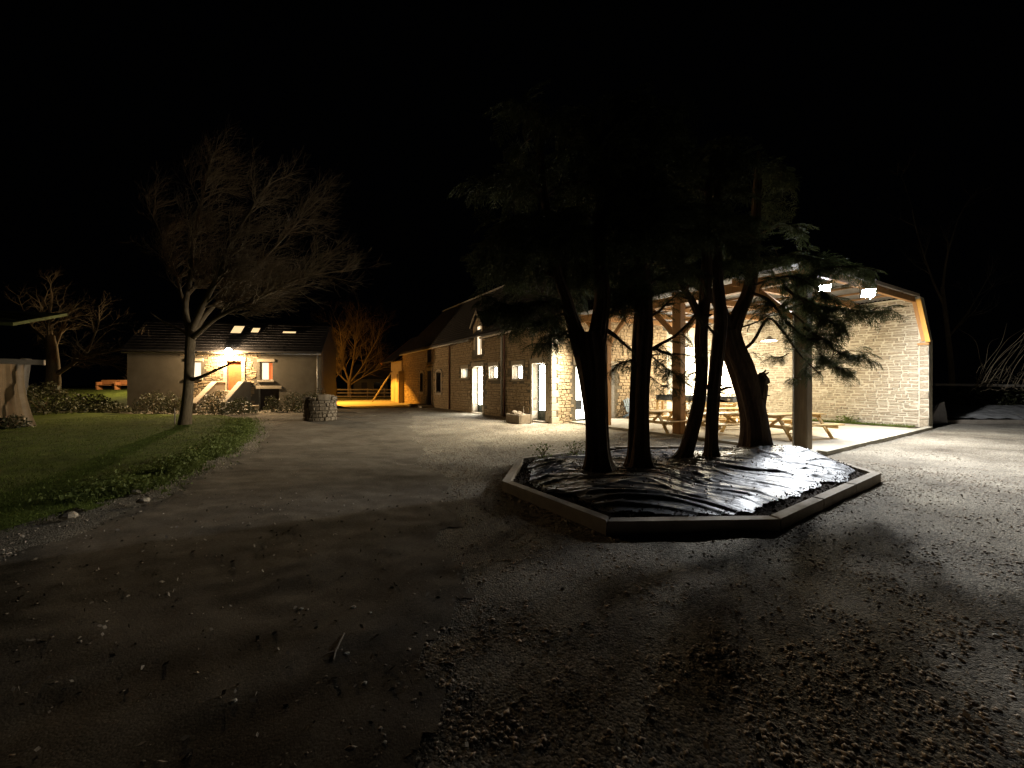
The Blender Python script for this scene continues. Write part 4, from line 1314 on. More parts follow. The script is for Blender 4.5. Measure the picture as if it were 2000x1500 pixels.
bare_tree('round crowned bare tree glowing orange beyond the road',
    [pr(684, 775, 0.330, ys_), pr(683, 758, 0.252, ys_), pr(683, 742, 0.240, ys_)],
    [[pr(683, 748, 0.150, ys_), pr(672, 715, 0.096, ys_), pr(668, 680, 0.060, ys_), pr(664, 645, 0.030, ys_)],
     [pr(683, 745, 0.150, ys_), pr(690, 705, 0.096, ys_), pr(694, 665, 0.060, ys_), pr(698, 632, 0.030, ys_)],
     [pr(684, 748, 0.132, ys_), pr(705, 720, 0.084, ys_), pr(722, 690, 0.054, ys_), pr(735, 665, 0.030, ys_)],
     [pr(684, 752, 0.120, ys_), pr(712, 735, 0.072, ys_), pr(738, 722, 0.042, ys_), pr(758, 715, 0.024, ys_)],
     [pr(682, 750, 0.120, ys_), pr(660, 728, 0.072, ys_), pr(645, 700, 0.042, ys_), pr(640, 680, 0.024, ys_)]],
    103, Vector((0, 0, .5)), (5, 6, 5), (3.0, 3.2))
bare_tree('thin bare sapling beside the orange tree at the house corner',
    [pr(656, 772, .14, 41.0), pr(655, 750, .11, 41.0), pr(652, 735, .09, 41.0)],
    [[pr(652, 737, .08, 41.0), pr(650, 710, .05, 41.0), pr(655, 680, .03, 41.0)], [pr(653, 740, .08, 41.0), pr(664, 725, .05, 41.0), pr(668, 700, .03, 41.0)]],
    104, Vector((0, 0, .5)), (3, 4), (1.6, 1.0), maxl=2)
# tall dim tree behind the shed's right end and bramble at the right edge
bare_tree('dim bare tree rising behind the right end of the shed',
    [pr(1862, 815, 0.150, 22.0), pr(1858, 720, 0.120, 22.0), pr(1850, 640, 0.100, 22.0), pr(1840, 560, 0.080, 22.0)],
    [[pr(1845, 600, 0.060, 22.0), pr(1815, 530, 0.040, 22.0), pr(1790, 450, 0.025, 22.0), pr(1780, 400, 0.015, 22.0)],
     [pr(1840, 570, 0.060, 22.0), pr(1850, 500, 0.040, 22.0), pr(1870, 430, 0.020, 22.0)],
     [pr(1852, 660, 0.050, 22.0), pr(1890, 610, 0.035, 22.0), pr(1920, 560, 0.015, 22.0)]],
    105, Vector((-.2, 0, .5)), (3, 4, 4), (1.8, .9))
t = thing('bramble', 'bare arching bramble stems above the covered bed at the right edge', 'shrub', at(1920, 745, 19.0))
mb = MB(); rg = random.Random(9)
for k in range(16):
    x = rg.uniform(1902, 2010); Yk = 19.0 + rg.uniform(-.8, 1.4)
    p_ = at(x, 748 + rg.uniform(-3, 14), Yk)
    lean = rg.uniform(.7, 1.6) * (1 if rg.random() < .85 else -.6)
    q = [p_, p_ + Vector((lean * .5, 0, 1.1)), p_ + Vector((lean * 1.2, rg.uniform(-.3, .3), 2.2)), p_ + Vector((lean * 2.1, rg.uniform(-.5, .5), rg.uniform(2.4, 3.4)))]
    a, b_ = smooth_path(q, [.016, .013, .009, .004], .2); mb.tube(a, b_, 5)
for k in range(60):
    p_ = at(rg.uniform(1905, 2010), rg.uniform(720, 765), 19.0 + rg.uniform(-.8, 1.2))
    q = p_ + Vector((rg.uniform(-.8, 1), rg.uniform(-.4, .4), rg.uniform(-.1, .5)))
    mb.tube([p_, (p_ + q) / 2 + Z * .1, q], [.01, .008, .004], 4)
mb.build('stem', M['bare_bark'], t)

# ------------------------------------------------------------------ conifers of the bed
def spray_template(seed):
    r = random.Random(seed)
    T = []
    def leafl(p, d, s, w):
        n = d.cross(Vector((r.uniform(-1, 1), r.uniform(-1, 1), r.uniform(-.2, 1)))).normalized() * w
        T.append((p - n, p + n, p + d * s))
    p = Vector((0, 0, 0)); d = Vector((1, 0, .12)).normalized()
    n = 13
    for k in range(n):
        t_ = k / n
        d = (d + Vector((0, r.uniform(-.06, .06), -.075))).normalized()
        leafl(p, d, 1.25 / n * 1.4, .010)
        for sg in (-1, 1):
            L_ = (.46 * (1 - .75 * t_) + .05) * r.uniform(.7, 1.25)
            sd = (d * .62 + Vector((0, sg, r.uniform(-.35, .15)))).normalized()
            q = p.copy()
            for j in range(3):
                sd = (sd + Vector((0.05, 0, -.13))).normalized()
                leafl(q, sd, L_ / 3 * 1.25, .016 * (1 - .2 * j))
                for s2 in (-1, 1):
                    dd = (sd * .8 + d.cross(sd).cross(sd).normalized() * 0 + Vector((.5 * s2 * sd.y, -.5 * s2 * sd.x, r.uniform(-.3, .2)))).normalized()
                    leafl(q + sd * L_ / 6, dd, L_ * .30 * r.uniform(.7, 1.2), .011)
                q = q + sd * L_ / 3
        p = p + d * (1.0 / n)
    return np.array([[tuple(v) for v in tr_] for tr_ in T], dtype=np.float32)
SPR = [spray_template(i) for i in range(6)]

class Foliage:
    def __init__(s): s.P = []
    def spray(s, p, d, size, rg):
        d = Vector(d).normalized()
        y = Z.cross(d)
        if y.length < .05: y = Vector((0, 1, 0))
        y.normalize()
        roll = rg.uniform(-.7, .7)
        z = d.cross(y)
        y2 = y * math.cos(roll) + z * math.sin(roll); z2 = d.cross(y2)
        Mx = np.array([tuple(d), tuple(y2), tuple(z2)], dtype=np.float32) * size
        T = SPR[rg.randrange(6)]
        s.P.append(T.reshape(-1, 3) @ Mx + np.array(tuple(p), dtype=np.float32))
    def along(s, pts, n, size, rg, f0=.2, spread=.9):
        L = len(pts)
        for k in range(n):
            f = f0 + (1 - f0) * rg.random()
            x = f * (L - 1); i = min(L - 2, int(x)); p = pts[i].lerp(pts[i + 1], x - i)
            ax = (pts[i + 1] - pts[i]).normalized()
            d = ax * .6 + Vector((rg.uniform(-1, 1), rg.uniform(-1, 1), rg.uniform(-.65, .3))) * spread
            s.spray(p, d, size * rg.uniform(.55, 1.25), rg)
    def build(s, parent, name='crown'):
        A = np.concatenate(s.P)
        return put_np(name, A, np.arange(len(A)).reshape(-1, 3), M['needles'], parent)

def conifer(label, trunk, forks, twigs, crown, seed, Yb):
    """trunk, forks: [(px, py, r, dY)]; twigs: foliage carrying branches ([(px,py,dY)...], r, n sprays, size); crown: (n, z0, z1, radius)"""
    rg = random.Random(seed)
    P_ = lambda a: (at(a[0], a[1], Yb + (a[3] if len(a) > 3 else 0)), a[2])
    b0 = P_(trunk[0])[0]
    t = thing('conifer_tree', label, 'tree', (b0.x, b0.y, .2), 0, 'conifers in the covered bed')
    mb = MB()
    tops = []
    for li, line in enumerate([trunk] + forks):
        q = [P_(a) for a in line]
        keep = [e for e in q if e[0].z < crown[2]]
        if len(keep) < len(q):
            a_, b_ = q[len(keep) - 1], q[len(keep)]
            f_ = (crown[2] - a_[0].z) / (b_[0].z - a_[0].z)
            if f_ > .05: keep.append((a_[0].lerp(b_[0], f_), .02))
            q = keep
        pts, rd = smooth_path([a for a, b in q], [b for a, b in q], .045)
        if li == 0:
            z0 = pts[0].z
            rd = [r_ * (1 + .65 * math.exp(-(p_.z - z0) / .16)) for p_, r_ in zip(pts, rd)]
        mb.tube(pts, rd, 28, wob=.26, seed=seed * 3.1 + li, stretch=2.4)
        tops.append(pts)
    for k in range(9):                                   # broken stubs and knots
        line = tops[rg.randrange(len(tops))]
        i = rg.randrange(len(line) // 6, max(len(line) // 6 + 1, len(line) * 2 // 3))
        a = rg.uniform(0, 6.28); r_ = rg.uniform(.012, .03); l_ = rg.uniform(.14, .34)
        d = Vector((math.cos(a), math.sin(a), rg.uniform(-.2, .5)))
        mb.tube([line[i], line[i] + d * (l_ * .7), line[i] + d * l_ + Z * rg.uniform(-.03, .05)], [r_ * 1.6, r_, r_ * .5], 6)
    mb.build('trunk', M['bark'], t, smooth=False)
    fo = Foliage()
    bm = MB()
    for line, r_, n, size in twigs:
        q = [at(a[0], a[1], Yb + (a[2] if len(a) > 2 else 0)) for a in line]
        pts, rd = smooth_path(q, list(np.linspace(r_, r_ * .3, len(q))), .1)
        bm.tube(pts, rd, 6)
        if n: fo.along(pts, n, size, rg, .15)
        for k in range(int(n * .5)):                       # side branchlets
            i = rg.randrange(len(pts) // 4, len(pts) - 1)
            d = Vector((rg.uniform(-1, 1), rg.uniform(-1, 1), rg.uniform(-.6, .25))).normalized()
            e = pts[i] + d * size * rg.uniform(.5, 1.1)
            bm.tube([pts[i], (pts[i] + e) / 2 + Z * .03, e], [.010, .007, .003], 4, cap=False)
            fo.along([pts[i], e], 2, size * .8, rg, .5)
    n, z0, z1, rad = crown
    for k in range(n):
        line = rg.choice(tops)
        cand = [p_ for p_ in line if z0 < p_.z < z1]
        if not cand: continue
        p_ = rg.choice(cand)
        a = rg.uniform(0, 6.28)
        L_ = rad * (1 - .6 * (p_.z - z0) / (z1 - z0)) * rg.uniform(.5, 1.1)
        e = p_ + Vector((math.cos(a) * L_, math.sin(a) * L_, rg.uniform(-.25, .35) * L_))
        m_ = (p_ + e) / 2 + Z * .12 * L_
        bm.tube([p_, m_, e], [.028, .018, .006], 5, cap=False)
        fo.along([p_, m_, e], 11, .62, rg, .3)
    o = bm.build('branches', M['bark'], t); o['kind'] = 'stuff'
    fo.build(t)
    return t
conifer('forked conifer trunk nearest the left end of the covered bed',
    [(1172, 925, .22), (1169, 880, .205), (1166, 820, .20), (1159, 740, .225), (1152, 680, .27), (1150, 650, .22)],
    [[(1140, 690, .18), (1122, 640, .13), (1104, 580, .10), (1088, 530, .085), (1074, 450, .075), (1062, 370, .06), (1050, 240, .04), (1045, 120, .02)],
     [(1158, 690, .19), (1170, 640, .15), (1176, 580, .13), (1172, 500, .12), (1175, 410, .11), (1180, 280, .08), (1182, 120, .03)]],
    [([(1100, 600), (1060, 590, -.2), (1010, 600, -.3), (960, 585, -.4)], .035, 34, .5),
     ([(1092, 545), (1050, 525, .3), (1000, 505, .5), (950, 500, .6)], .035, 34, .55),
     ([(1110, 610), (1080, 620, .4), (1050, 632, .7), (1010, 620, .9)], .03, 30, .5),
     ([(1120, 640), (1095, 655, .2), (1075, 668, .4), (1060, 672, .5)], .025, 20, .4),
     ([(1080, 470), (1040, 450, -.3), (1000, 450, -.4), (960, 470, -.5)], .03, 26, .55),
     ([(1080, 470), (1110, 480, .4), (1130, 530, .6), (1135, 590, .7)], .03, 20, .5),
     ([(1175, 560), (1200, 570, .2), (1225, 590, .3), (1240, 600, .3)], .03, 22, .45),
     ([(1176, 640), (1200, 655), (1215, 668), (1240, 690)], .05, 5, .3),
     ([(1180, 620), (1205, 600, .1), (1225, 575, .2), (1245, 560, .2)], .03, 12, .4)],
    (60, 3.9, 6.7, 1.4), 1, 6.85)
conifer('straight conifer trunk second from the left in the covered bed',
    [(1247, 915, .185), (1247, 870, .175), (1248, 800, .165), (1251, 730, .165), (1255, 660, .175), (1257, 600, .15), (1254, 520, .13), (1254, 430, .115), (1250, 300, .09), (1250, 140, .03)],
    [],
    [([(1244, 700), (1225, 705, -.1), (1208, 710, -.2), (1196, 725, -.3)], .018, 13, .3),
     ([(1262, 690), (1290, 672, .1), (1320, 655, .2), (1345, 630, .3), (1362, 610, .3)], .04, 9, .32),
     ([(1262, 672), (1300, 690, .1), (1335, 692, .2), (1365, 700, .3)], .028, 8, .3),
     ([(1265, 690), (1290, 710, .2), (1318, 730, .4), (1335, 740, .5)], .018, 16, .32),
     ([(1265, 730), (1285, 748, .2), (1305, 757, .3), (1325, 760, .3)], .012, 9, .26),
     ([(1260, 560), (1290, 540, .3), (1320, 525, .5), (1350, 530, .6)], .03, 24, .5),
     ([(1250, 560), (1225, 530, -.3), (1205, 500, -.4), (1195, 470, -.4)], .03, 24, .5),
     ([(1262, 620), (1285, 610, .1), (1305, 590, .2), (1330, 570, .3)], .03, 9, .4)],
    (46, 4.0, 6.7, 1.35), 2, 7.06)
conifer('thin curved conifer trunk in the middle of the covered bed',
    [(1333, 900, .13), (1340, 880, .12), (1352, 840, .125), (1364, 790, .12), (1370, 730, .115), (1370, 660, .115), (1377, 580, .10), (1380, 500, .09), (1384, 360, .06), (1386, 200, .02)],
    [[(1372, 640, .07), (1355, 595, .07), (1340, 570, .06), (1318, 545, .04), (1300, 520, .03)]],
    [([(1372, 690), (1345, 720, -.2), (1325, 740, -.3), (1300, 755, -.4)], .014, 8, .25),
     ([(1368, 700), (1360, 730, -.1), (1350, 760, -.2), (1345, 790, -.2)], .012, 6, .24),
     ([(1378, 560), (1350, 530, .2), (1325, 500, .3), (1300, 490, .4)], .03, 22, .5)],
    (30, 4.3, 6.6, 1.2), 3, 7.9)
conifer('thin upright conifer trunk left of the leaning one in the covered bed',
    [(1391, 900, .125), (1390, 870, .115), (1391, 820, .115), (1396, 750, .12), (1404, 680, .125), (1408, 620, .12), (1402, 550, .10), (1400, 450, .08), (1402, 300, .05), (1404, 200, .02)],
    [[(1398, 770, .06), (1388, 758, .05), (1380, 754, .035)]],
    [([(1400, 660), (1385, 640, -.1), (1365, 620, -.2), (1350, 610, -.3)], .03, 5, .3),
     ([(1404, 560), (1420, 520, .2), (1445, 490, .3), (1470, 470, .4)], .03, 24, .5)],
    (30, 4.4, 6.6, 1.2), 4, 7.9)
conifer('thick leaning conifer trunk with a broken stub near the front post',
    [(1478, 895, .33), (1478, 862, .29), (1475, 820, .26), (1465, 770, .25), (1449, 720, .24), (1432, 680, .22), (1424, 645, .20)],
    [[(1428, 660, .13), (1412, 615, .12), (1392, 580, .10), (1365, 560, .085), (1340, 545, .05)],
     [(1428, 660, .15), (1440, 620, .15), (1458, 580, .13), (1468, 540, .12), (1474, 470, .10), (1480, 340, .07), (1484, 190, .02)],
     [(1472, 800, .20), (1480, 765, .18), (1484, 746, .17), (1494, 742, .10), (1501, 748, .04)],
     [(1474, 748, .03), (1481, 733, .022), (1496, 725, .012)]],
    [([(1440, 690), (1470, 668, -0.25), (1500, 622, -0.50), (1530, 648, -0.75), (1560, 690, -1.00), (1600, 730, -1.25)], .04, 9, 0.28),
     ([(1446, 640), (1480, 628, -0.25), (1510, 610, -0.50), (1540, 605, -0.75)], .02, 5, 0.28),
     ([(1462, 570), (1500, 585, -0.50), (1530, 620, -0.75), (1560, 650, -1.00), (1590, 668, -1.25)], .035, 32, 0.39),
     ([(1530, 560, -0.75), (1570, 590, -1.00), (1610, 620, -1.25), (1650, 640, -1.50)], .03, 37, 0.42),
     ([(1560, 580, -1.00), (1610, 600, -1.25), (1660, 605, -1.50), (1715, 612, -1.75)], .028, 33, 0.39),
     ([(1570, 640, -1.00), (1610, 665, -1.25), (1640, 690, -1.50), (1690, 700, -1.75)], .025, 29, 0.33),
     ([(1600, 690, -1.25), (1625, 710, -1.25), (1650, 725, -1.50)], .02, 24, 0.31),
     ([(1545, 610, -0.75), (1580, 640, -1.00), (1600, 670, -1.25), (1605, 700, -1.25)], .02, 24, 0.33),
     ([(1462, 560), (1510, 545, -0.50), (1550, 540, -1.00), (1590, 560, -1.25), (1620, 585, -1.50)], .03, 32, 0.41),
     ([(1560, 560, -0.75), (1600, 530, -1.00), (1650, 520, -1.25), (1690, 530, -1.50)], .03, 29, 0.41),
     ([(1470, 520), (1520, 500, -0.50), (1570, 500, -0.75), (1620, 510, -1.00)], .03, 33, 0.46),
     ([(1540, 690, -1.00), (1520, 700, -0.75), (1500, 690, -0.50)], .012, 9, 0.24),
     ([(1580, 700, -1.00), (1570, 730, -1.00), (1545, 745, -1.00)], .012, 9, 0.26),
     ([(1444, 700), (1460, 690, -0.25), (1480, 690, -0.25), (1490, 700, -0.25)], .008, 2, 0.18)],
    (44, 4.7, 7.0, 1.4), 5, 8.7)

# ================================================================== COVERED BED
# timber edging, cut into sleepers
n = len(BED)
cx = sum(p[0] for p in BED) / n; cy = sum(p[1] for p in BED) / n
BT = thing('bed_edging', 'low pale timber edging round the tarpaulin covered tree bed', 'bed edging', (cx, cy, 0))
def inset(poly, d):
    out = []
    m_ = len(poly)
    for i in range(m_):
        a, b, c = Vector((*poly[i - 1], 0)), Vector((*poly[i], 0)), Vector((*poly[(i + 1) % m_], 0))
        n1 = Vector((-(b - a).y, (b - a).x, 0)).normalized(); n2 = Vector((-(c - b).y, (c - b).x, 0)).normalized()
        bis = (n1 + n2).normalized()
        q = b + bis * d / max(.3, bis.dot(n1))
        out.append((q.x, q.y))
    return out
KW, KH = .13, .155
IN = inset(BED, KW)
for i in range(n):
    a, b = Vector((*BED[i], 0)), Vector((*BED[(i + 1) % n], 0))
    ia, ib = Vector((*IN[i], 0)), Vector((*IN[(i + 1) % n], 0))
    L_ = (b - a).length
    m_ = max(1, round(L_ / 1.5))
    for k in range(m_):
        t0, t1 = k / m_ + .004, (k + 1) / m_ - .004
        dz = R.uniform(-.014, .014)
        q = [a.lerp(b, t0), a.lerp(b, t1), ia.lerp(ib, t1), ia.lerp(ib, t0)]
        b_ = .012
        cc = sum(q, Vector()) / 4
        top = [p_ + (cc - p_).normalized() * b_ + Z * (KH + dz) for p_ in q]
        lo = [p_ - Z * .06 for p_ in q]; mid = [p_ + Z * (KH + dz - b_) for p_ in q]
        Vv = lo + mid + top
        Ff = [(8, 9, 10, 11), (3, 2, 1, 0)]
        for r0 in (0, 4):
            for e in range(4):
                Ff.append((r0 + e, r0 + (e + 1) % 4, r0 + 4 + (e + 1) % 4, r0 + 4 + e))
        put('sleeper', Vv, Ff, M['sleeper'], BT)
# soil and tarpaulin height fields
TRUNKS = [(1.55, 6.85), (2.32, 7.06), (3.5, 7.9), (4.1, 7.9), (5.5, 8.7)]
def mound(x, y):
    e = edge_dist(IN, x, y)
    h = .06 + .15 * (1 - math.exp(-e / .5))
    h += .22 * math.exp(-((x - 5.6) ** 2 / 1.2 + (y - 8.1) ** 2 / .8))
    return h
TP = inset(BED, .34)
def tarp_edge(x, y): return edge_dist(TP, x, y) if inside(TP, x, y) else -edge_dist(TP, x, y)
def ridged(p): return 1 - abs(noise.noise(p)) * 2
def tarp_h(x, y):
    k_ = max(0, min(1, (x - 1) / 4)); a = .25 - .75 * k_ * k_ * (3 - 2 * k_)
    ca, sa = math.cos(a), math.sin(a)
    wx = x + .25 * noise.noise(Vector((x * .9, y * .9, 5))); wy = y + .25 * noise.noise(Vector((x * .9, y * .9, 8)))
    u, v = wx * ca + wy * sa, -wx * sa + wy * ca
    def crease(p, w): return max(0.0, 1 - abs(noise.noise(p)) / w) ** 1.5
    m1 = .5 + .5 * noise.noise(Vector((x * .8, y * .8, 11))); m2 = .5 + .5 * noise.noise(Vector((x * .9, y * .9, 15)))
    f = .036 * m1 * crease(Vector((u * .45, v * 1.7, 0)), .34) + .030 * m2 * crease(Vector((u * .75, v * 3.0, 3)), .26)
    f += .026 * crease(Vector(((u + v * .8) * 1.1, (v - u * .5) * 2.6, 6)), .16) + .020 * m1 * crease(Vector(((u - v) * 1.0, (v + u * .6) * 2.4, 12)), .14)
    f += .006 * crease(Vector((u * 2.2, v * 6.5, 9)), .25) + .004 * noise.noise(Vector((x * 9, y * 9, 3)))
    f += .05 * noise.noise(Vector((x * .9, y * .9, 1)))
    return f
def field(x0, x1, y0, y1, st, fz, ok):
    V, Fc, ix = [], [], {}
    for j in range(int((y1 - y0) / st) + 1):
        for i in range(int((x1 - x0) / st) + 1):
            x, y = x0 + i * st, y0 + j * st
            if ok(x, y): ix[(i, j)] = len(V); V.append((x, y, fz(x, y)))
    for (i, j) in ix:
        q = [(i, j), (i + 1, j), (i + 1, j + 1), (i, j + 1)]
        if all(k in ix for k in q): Fc.append(tuple(ix[k] for k in q))
    return V, Fc
V, Fc = field(-.3, 7.0, 4.4, 10.0, .06, lambda x, y: mound(x, y) - .03 + .02 * noise.noise(Vector((x * 6, y * 6, 0))) + .012 * noise.noise(Vector((x * 17, y * 17, 0))), lambda x, y: inside(BED, x, y) and edge_dist(BED, x, y) > KW - .06)
o = put('bed_soil', V, Fc, M['soil'], smooth=True); o['kind'] = 'structure'
def tok(x, y):
    e = tarp_edge(x, y) + .16 * noise.noise(Vector((x * 1.6, y * 1.6, 7))) + .05 * noise.noise(Vector((x * 6, y * 6, 7)))
    return e > 0
def tz(x, y):
    e = max(0, tarp_edge(x, y) + .16 * noise.noise(Vector((x * 1.6, y * 1.6, 7))))
    k = min(1, e / .35)
    return mound(x, y) + .012 + tarp_h(x, y) * (.45 + .55 * k) - .018 * (1 - k)
V, Fc = field(-.3, 7.0, 4.4, 10.0, .021, tz, tok)
tag(put('tarpaulin', V, Fc, M['tarp'], smooth=True), 'wrinkled shiny black tarpaulin spread over the tree bed', 'tarpaulin')
def litter(rg):
    while True:
        x, y = rg.uniform(.2, 6.4), rg.uniform(5, 9.6)
        if tok(x, y) and rg.random() < math.exp(-min(math.hypot(x - a, y - b) for a, b in TRUNKS) / .6) + .05: return x, y, tz(x, y) + .004
leafy('needle_litter', 2600, litter, .015, .05, .012, M['grey_wood'], 70)
# mulch bits and weeds along the rim of the bed
def rim(rg):
    while True:
        x, y = rg.uniform(-.2, 6.9), rg.uniform(4.5, 9.9)
        if inside(IN, x, y) and edge_dist(IN, x, y) < .3: return x, y, mound(x, y) - .02
leafy('mulch', 5000, rim, .015, .05, .04, M['soil'], 71)
# little weeds at the back edge of the bed
for k, (px, py, Y, lb) in enumerate(((1122, 884, 8.8, 'sprig of weed at the back edge of the bed left of the forked trunk'), (1060, 892, 8.5, 'low dry weed on the left back corner of the bed'))):
    c = at(px, py, Y); c.z = .12
    t = thing('weed', lb, 'weed', c, 0, 'weeds on the bed')
    rg = random.Random(k + 5); mb = MB()
    for q in range(12):
        e = c + Vector((rg.uniform(-.25, .25), rg.uniform(-.2, .2), rg.uniform(.08, .34)))
        mb.tube([c, (c + e) / 2 + Z * .04, e], [.006, .005, .002], 4, cap=False)
    mb.build('stem', M['bare_bark'], t)
    leafy('foliage', 130, lambda g: (c.x + g.normal() * .13, c.y + g.normal() * .1, c.z), .03, .07, .32, M['weed'], 80 + k, t, None)

# weeds at the foot of the shed wall
c = sh(9.45, 1.9, .03)
t = thing('wall_weed', 'bright green weed tuft at the foot of the pale stone wall', 'weed', c)
leafy('foliage', 260, lambda g: (c.x + g.normal() * .22, c.y + g.normal() * .12, c.z), .06, .14, .3, M['weed'], 85, t, None)
def strip(rg):
    q = sh(9.0 + rg.random() * .75, -.2 + rg.random() * 4.0)
    return q.x, q.y, .06
blades('wall_grass', 2600, strip, .03, .12, .007, M['grass'], 86)
put_o = put('planting_strip', [sh(8.9, -.4, .060), sh(9.8, -.4, .060), sh(9.8, 4.0, .060), sh(8.9, 4.0, .060)], [(0, 1, 2, 3)], M['soil']); put_o['kind'] = 'structure'

# ------------------------------------------------------------------ covered bed, kerb and pale stone at the far right
tag(MB().bbox((23.6, 17.25, .06), (4.2, 0, 0), (0, .09, 0), (0, 0, .085), .01).build('right_kerb', M['sleeper']), 'pale timber kerb along the covered bed at the right edge', 'kerb')
def rz(x, y): return .12 + .13 * (y - 17.3) + .10 * ridged(Vector((x * .5, y * 1.3, 0))) + .05 * ridged(Vector((x * 1.3, y * 2.6, 4)))
V, Fc = field(19.6, 30, 17.35, 20.4, .07, rz, lambda x, y: x > 19.6 + (y - 17.3) * .75 + .2 * noise.noise(Vector((x, y * 2, 0))))
tag(put('ground_sheet', V, Fc, mat('ground_sheet', (.38, .37, .35), (.2, .19, .18), rough=.5, bump=.01, bscale=8), smooth=True), 'dull grey crumpled sheet over the bed at the right edge', 'tarpaulin')
tag(MB().bar((22.6, 20.6, 1.72), (30, 20.4, 1.62), .12, .12).build('rail', M['grey_wood']), 'weathered rail behind the covered bed at the right edge', 'rail')
c = Vector((18.65, 16.9, 0))
mb = MB()
V = [c + Vector(v) for v in ((-.32, -.12, 0), (.32, -.12, 0), (.32, .16, 0), (-.32, .16, 0), (-.26, -.08, .42), (.30, -.08, .5), (.30, .12, .5), (-.26, .12, .42), (.08, -.04, .92), (.26, -.04, .98), (.26, .06, .98), (.08, .06, .92))]
mb.add(V, [(3, 2, 1, 0)] + [(r0 + e, r0 + (e + 1) % 4, r0 + 4 + (e + 1) % 4, r0 + 4 + e) for r0 in (0, 4) for e in range(4)] + [(8, 9, 10, 11)])
tag(mb.build('standing_stone', M['pale_stone']), 'pale pointed stone standing beyond the right corner of the shed wall', 'stone')
def hedge_pt(g):
    return 22.0 + g.random() * 9, 20.5 + g.random() * 1.2, .5
leafy('undergrowth', 1800, hedge_pt, .08, .2, .9, M['leaf'], 88)

# ================================================================== BEYOND THE ROAD
# post and rail fence
FN = thing('field_fence', 'post and rail fence glowing orange across the road', 'fence', (-14, 43.5, 0))
for k in range(9):
    x = -22 + k * 1.9
    mb = MB(); mb.bar((x, 43.5, -.05), (x, 43.5, 1.25), .12, .12, up=(0, 1, 0)); mb.build('post', M['grey_wood'], FN)
for z_ in (.35, .75, 1.12):
    mb = MB(); mb.bar((-22.3, 43.4, z_), (-6.5, 43.4, z_), .04, .13); mb.build('rail', M['grey_wood'], FN)
# small far outbuilding
OB = thing('far_cottage', 'small far cottage behind the orange lit fence', 'house', (-21.5, 62, 0))
MB().box(-25.5, -20.0, 62, 66, -.05, 2.6).build('wall', M['render'], OB)
MB().prism([(-26, 61.6, 2.55), (-26, 66.4, 2.55), (-26, 64, 5.0)], (6.5, 0, 0)).build('roof', M['slate'], OB)
MB().box(-22.2, -21.2, 61.93, 61.99, 1.0, 2.0).build('window', M['glass_dark'], OB)
MB().box(-24.2, -23.3, 61.93, 61.99, 0, 2.0).build('door', M['dark_door'], OB)
# street lamp behind the house; second lamp added to light the round tree
for p, aim_, pw, sp, lb in ((Vector((-17.6, 34.0, 0)), Vector((1.5, .5, -5.2)), P_SODIUM, 100, 'sodium street lamp close behind the house lighting the road'),
                        (Vector((-23.5, 42.0, 0)), Vector((3, 6, -2.0)), P_SODIUM * .12, 125, 'added unseen sodium lamp further back lighting the field and the round tree')):
    t = thing('street_lamp', lb, 'street lamp', p, 0, 'street lamps behind the house')
    mb = MB(); mb.tube([p, p + Z * 4.7, p + Vector((.3, .0, 5.2)), p + Vector((.75, .0, 5.3))], [.07, .05, .04, .035], 8); mb.build('pole', M['zinc'], t)
    MB().bbox(p + Vector((1.0, 0, 5.28)), (.3, 0, 0), (0, .12, 0), (0, 0, .06), .03).build('lamp_head', M['zinc'], t)
    MB().bbox(p + Vector((1.0, 0, 5.20)), (.22, 0, 0), (0, .09, 0), (0, 0, .015), .005).build('diffuser', M['lamp_sodium'], t)
    q = p + Vector((1.0, 0, 5.12))
    lit_lamp('sodium_light', q, pw, (1.0, 0.42, 0.04), .12, t, sp, q + aim_, .15)
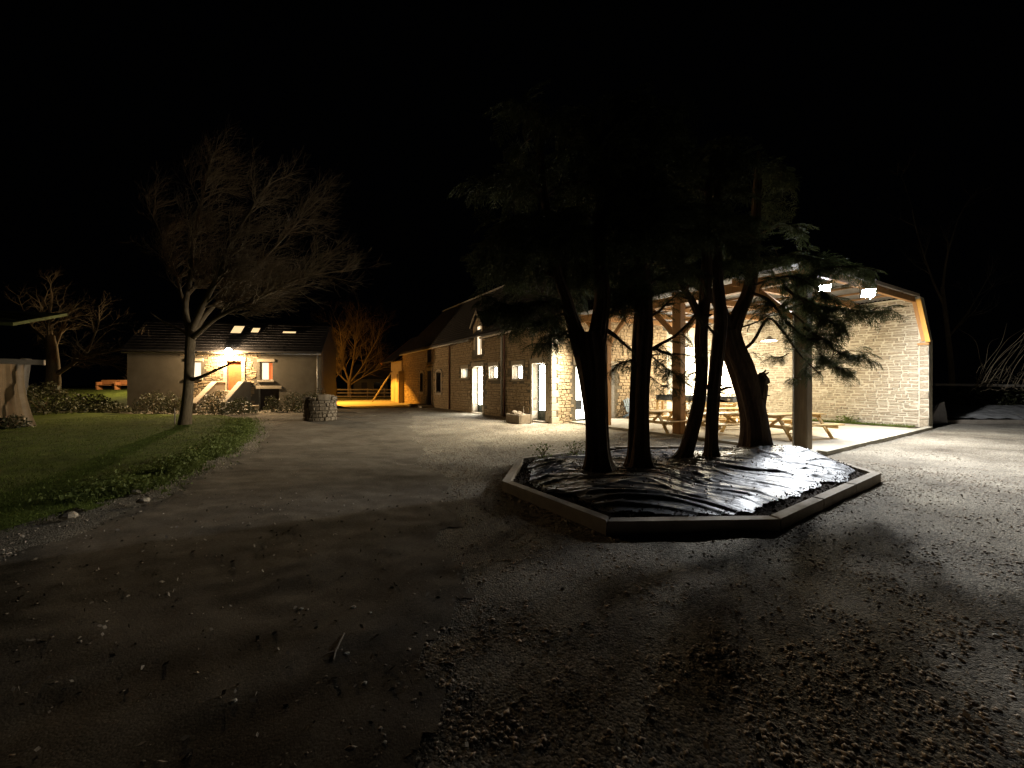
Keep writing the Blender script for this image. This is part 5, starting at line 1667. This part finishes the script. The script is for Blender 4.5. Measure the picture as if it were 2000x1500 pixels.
# lit lawn with garden tables behind the left end of the house
c = Vector((-33.0, 33.0, .1))
o = put('back_lawn', [(-48, 25.5, .1), (-26.5, 25.5, .1), (-29, 35, 1.22), (-58, 35, 1.22), (-29, 44, 1.3), (-58, 44, 1.3)], [(0, 1, 2, 3), (3, 2, 4, 5)], M['lawn']); o['kind'] = 'structure'
for k, (x, y) in enumerate(((-37.3, 35.5), (-35.3, 35.2))):
    t = thing('garden_bench', ('left of the two garden benches on the far lit lawn', 'right of the two garden benches on the far lit lawn')[k], 'bench', (x, y, 1.22), 0, 'garden benches on the lit lawn'); ZB = 1.22
    mb = MB(); mb.box(x - .8, x + .8, y - .2, y + .25, ZB + .40, ZB + .46); mb.build('seat', M['orange_wood'], t)
    mb = MB(); mb.box(x - .8, x + .8, y + .25, y + .30, ZB + .5, ZB + .9); mb.build('backrest', M['orange_wood'], t)
    for sg in (-1, 1):
        mb = MB(); mb.box(x + sg * .76 - .05, x + sg * .76 + .05, y - .2, y + .32, ZB + .02, ZB + .72); mb.build('side_frame', M['orange_wood'], t)
p = Vector((-31.6, 32.6, .9))
t = thing('garden_lamp', 'garden lamp standing behind the left end of the house', 'lamp', p)
mb = MB(); mb.tube([p, p + Z * 2.2], [.04, .03], 6); mb.build('pole', M['black_metal'], t)
rock('globe', p + Z * 2.3, .12, M['bulb'], t, 3, 1.0)
lit_lamp('garden_light', p + Z * 2.5, P_LAWN, (1.0, 0.72, 0.38), .12, t)

# ------------------------------------------------------------------ small things on the gravel
def gp(px, py):
    Y = EYE * F / (py - 750); return Vector(((px - 1000) / F * Y, Y, 0))
for k, (px, py, r_, lb) in enumerate(((588, 1187, .020, 'white pebble alone left of the forked twig'), (690, 1186, .024, 'larger white pebble of the pair above the forked twig'), (723, 1199, .016, 'small white pebble right of the larger one'),
        (677, 1277, .018, 'white pebble beside the forked twig'), (457, 1370, .018, 'white flake of stone nearest the dark lower left'), (712, 1333, .016, 'narrow white stone chip below the forked twig'),
        (1946, 1237, .022, 'round white pebble near the right edge of the gravel'), (1208, 1466, .014, 'white pebble at the bottom edge of the gravel'), (752, 1448, .014, 'thin white chip at the bottom of the gravel'))):
    p = gp(px, py); p.z = gz(p.x, p.y) + r_ * .3
    tag(rock('white_pebble', p, r_, M['white_stone'], None, 200 + k, .5), lb, 'pebble', 'white pebbles on the gravel')
p = gp(655, 1275); p.z = gz(p.x, p.y) + .012
mb = MB()
mb.tube([p + Vector((-.02, .18, 0)), p + Vector((-.005, .08, .01)), p, p + Vector((.025, -.08, 0))], [.006, .007, .008, .004], 6)
mb.tube([p, p + Vector((-.04, -.03, .005)), p + Vector((-.06, -.05, 0))], [.006, .004, .003], 6)
tag(mb.build('fallen_twig', M['grey_wood']), 'pale forked twig lying on the dark gravel', 'twig')
def lf(g):
    y = 1.2 + 5 * g.random(); x = (g.random() * 2 - 1) * y * 1.3
    return x, y, gz(x, y) + .004
leafy('fallen_leaves', 1500, lf, .018, .05, .012, M['grey_wood'], 91)
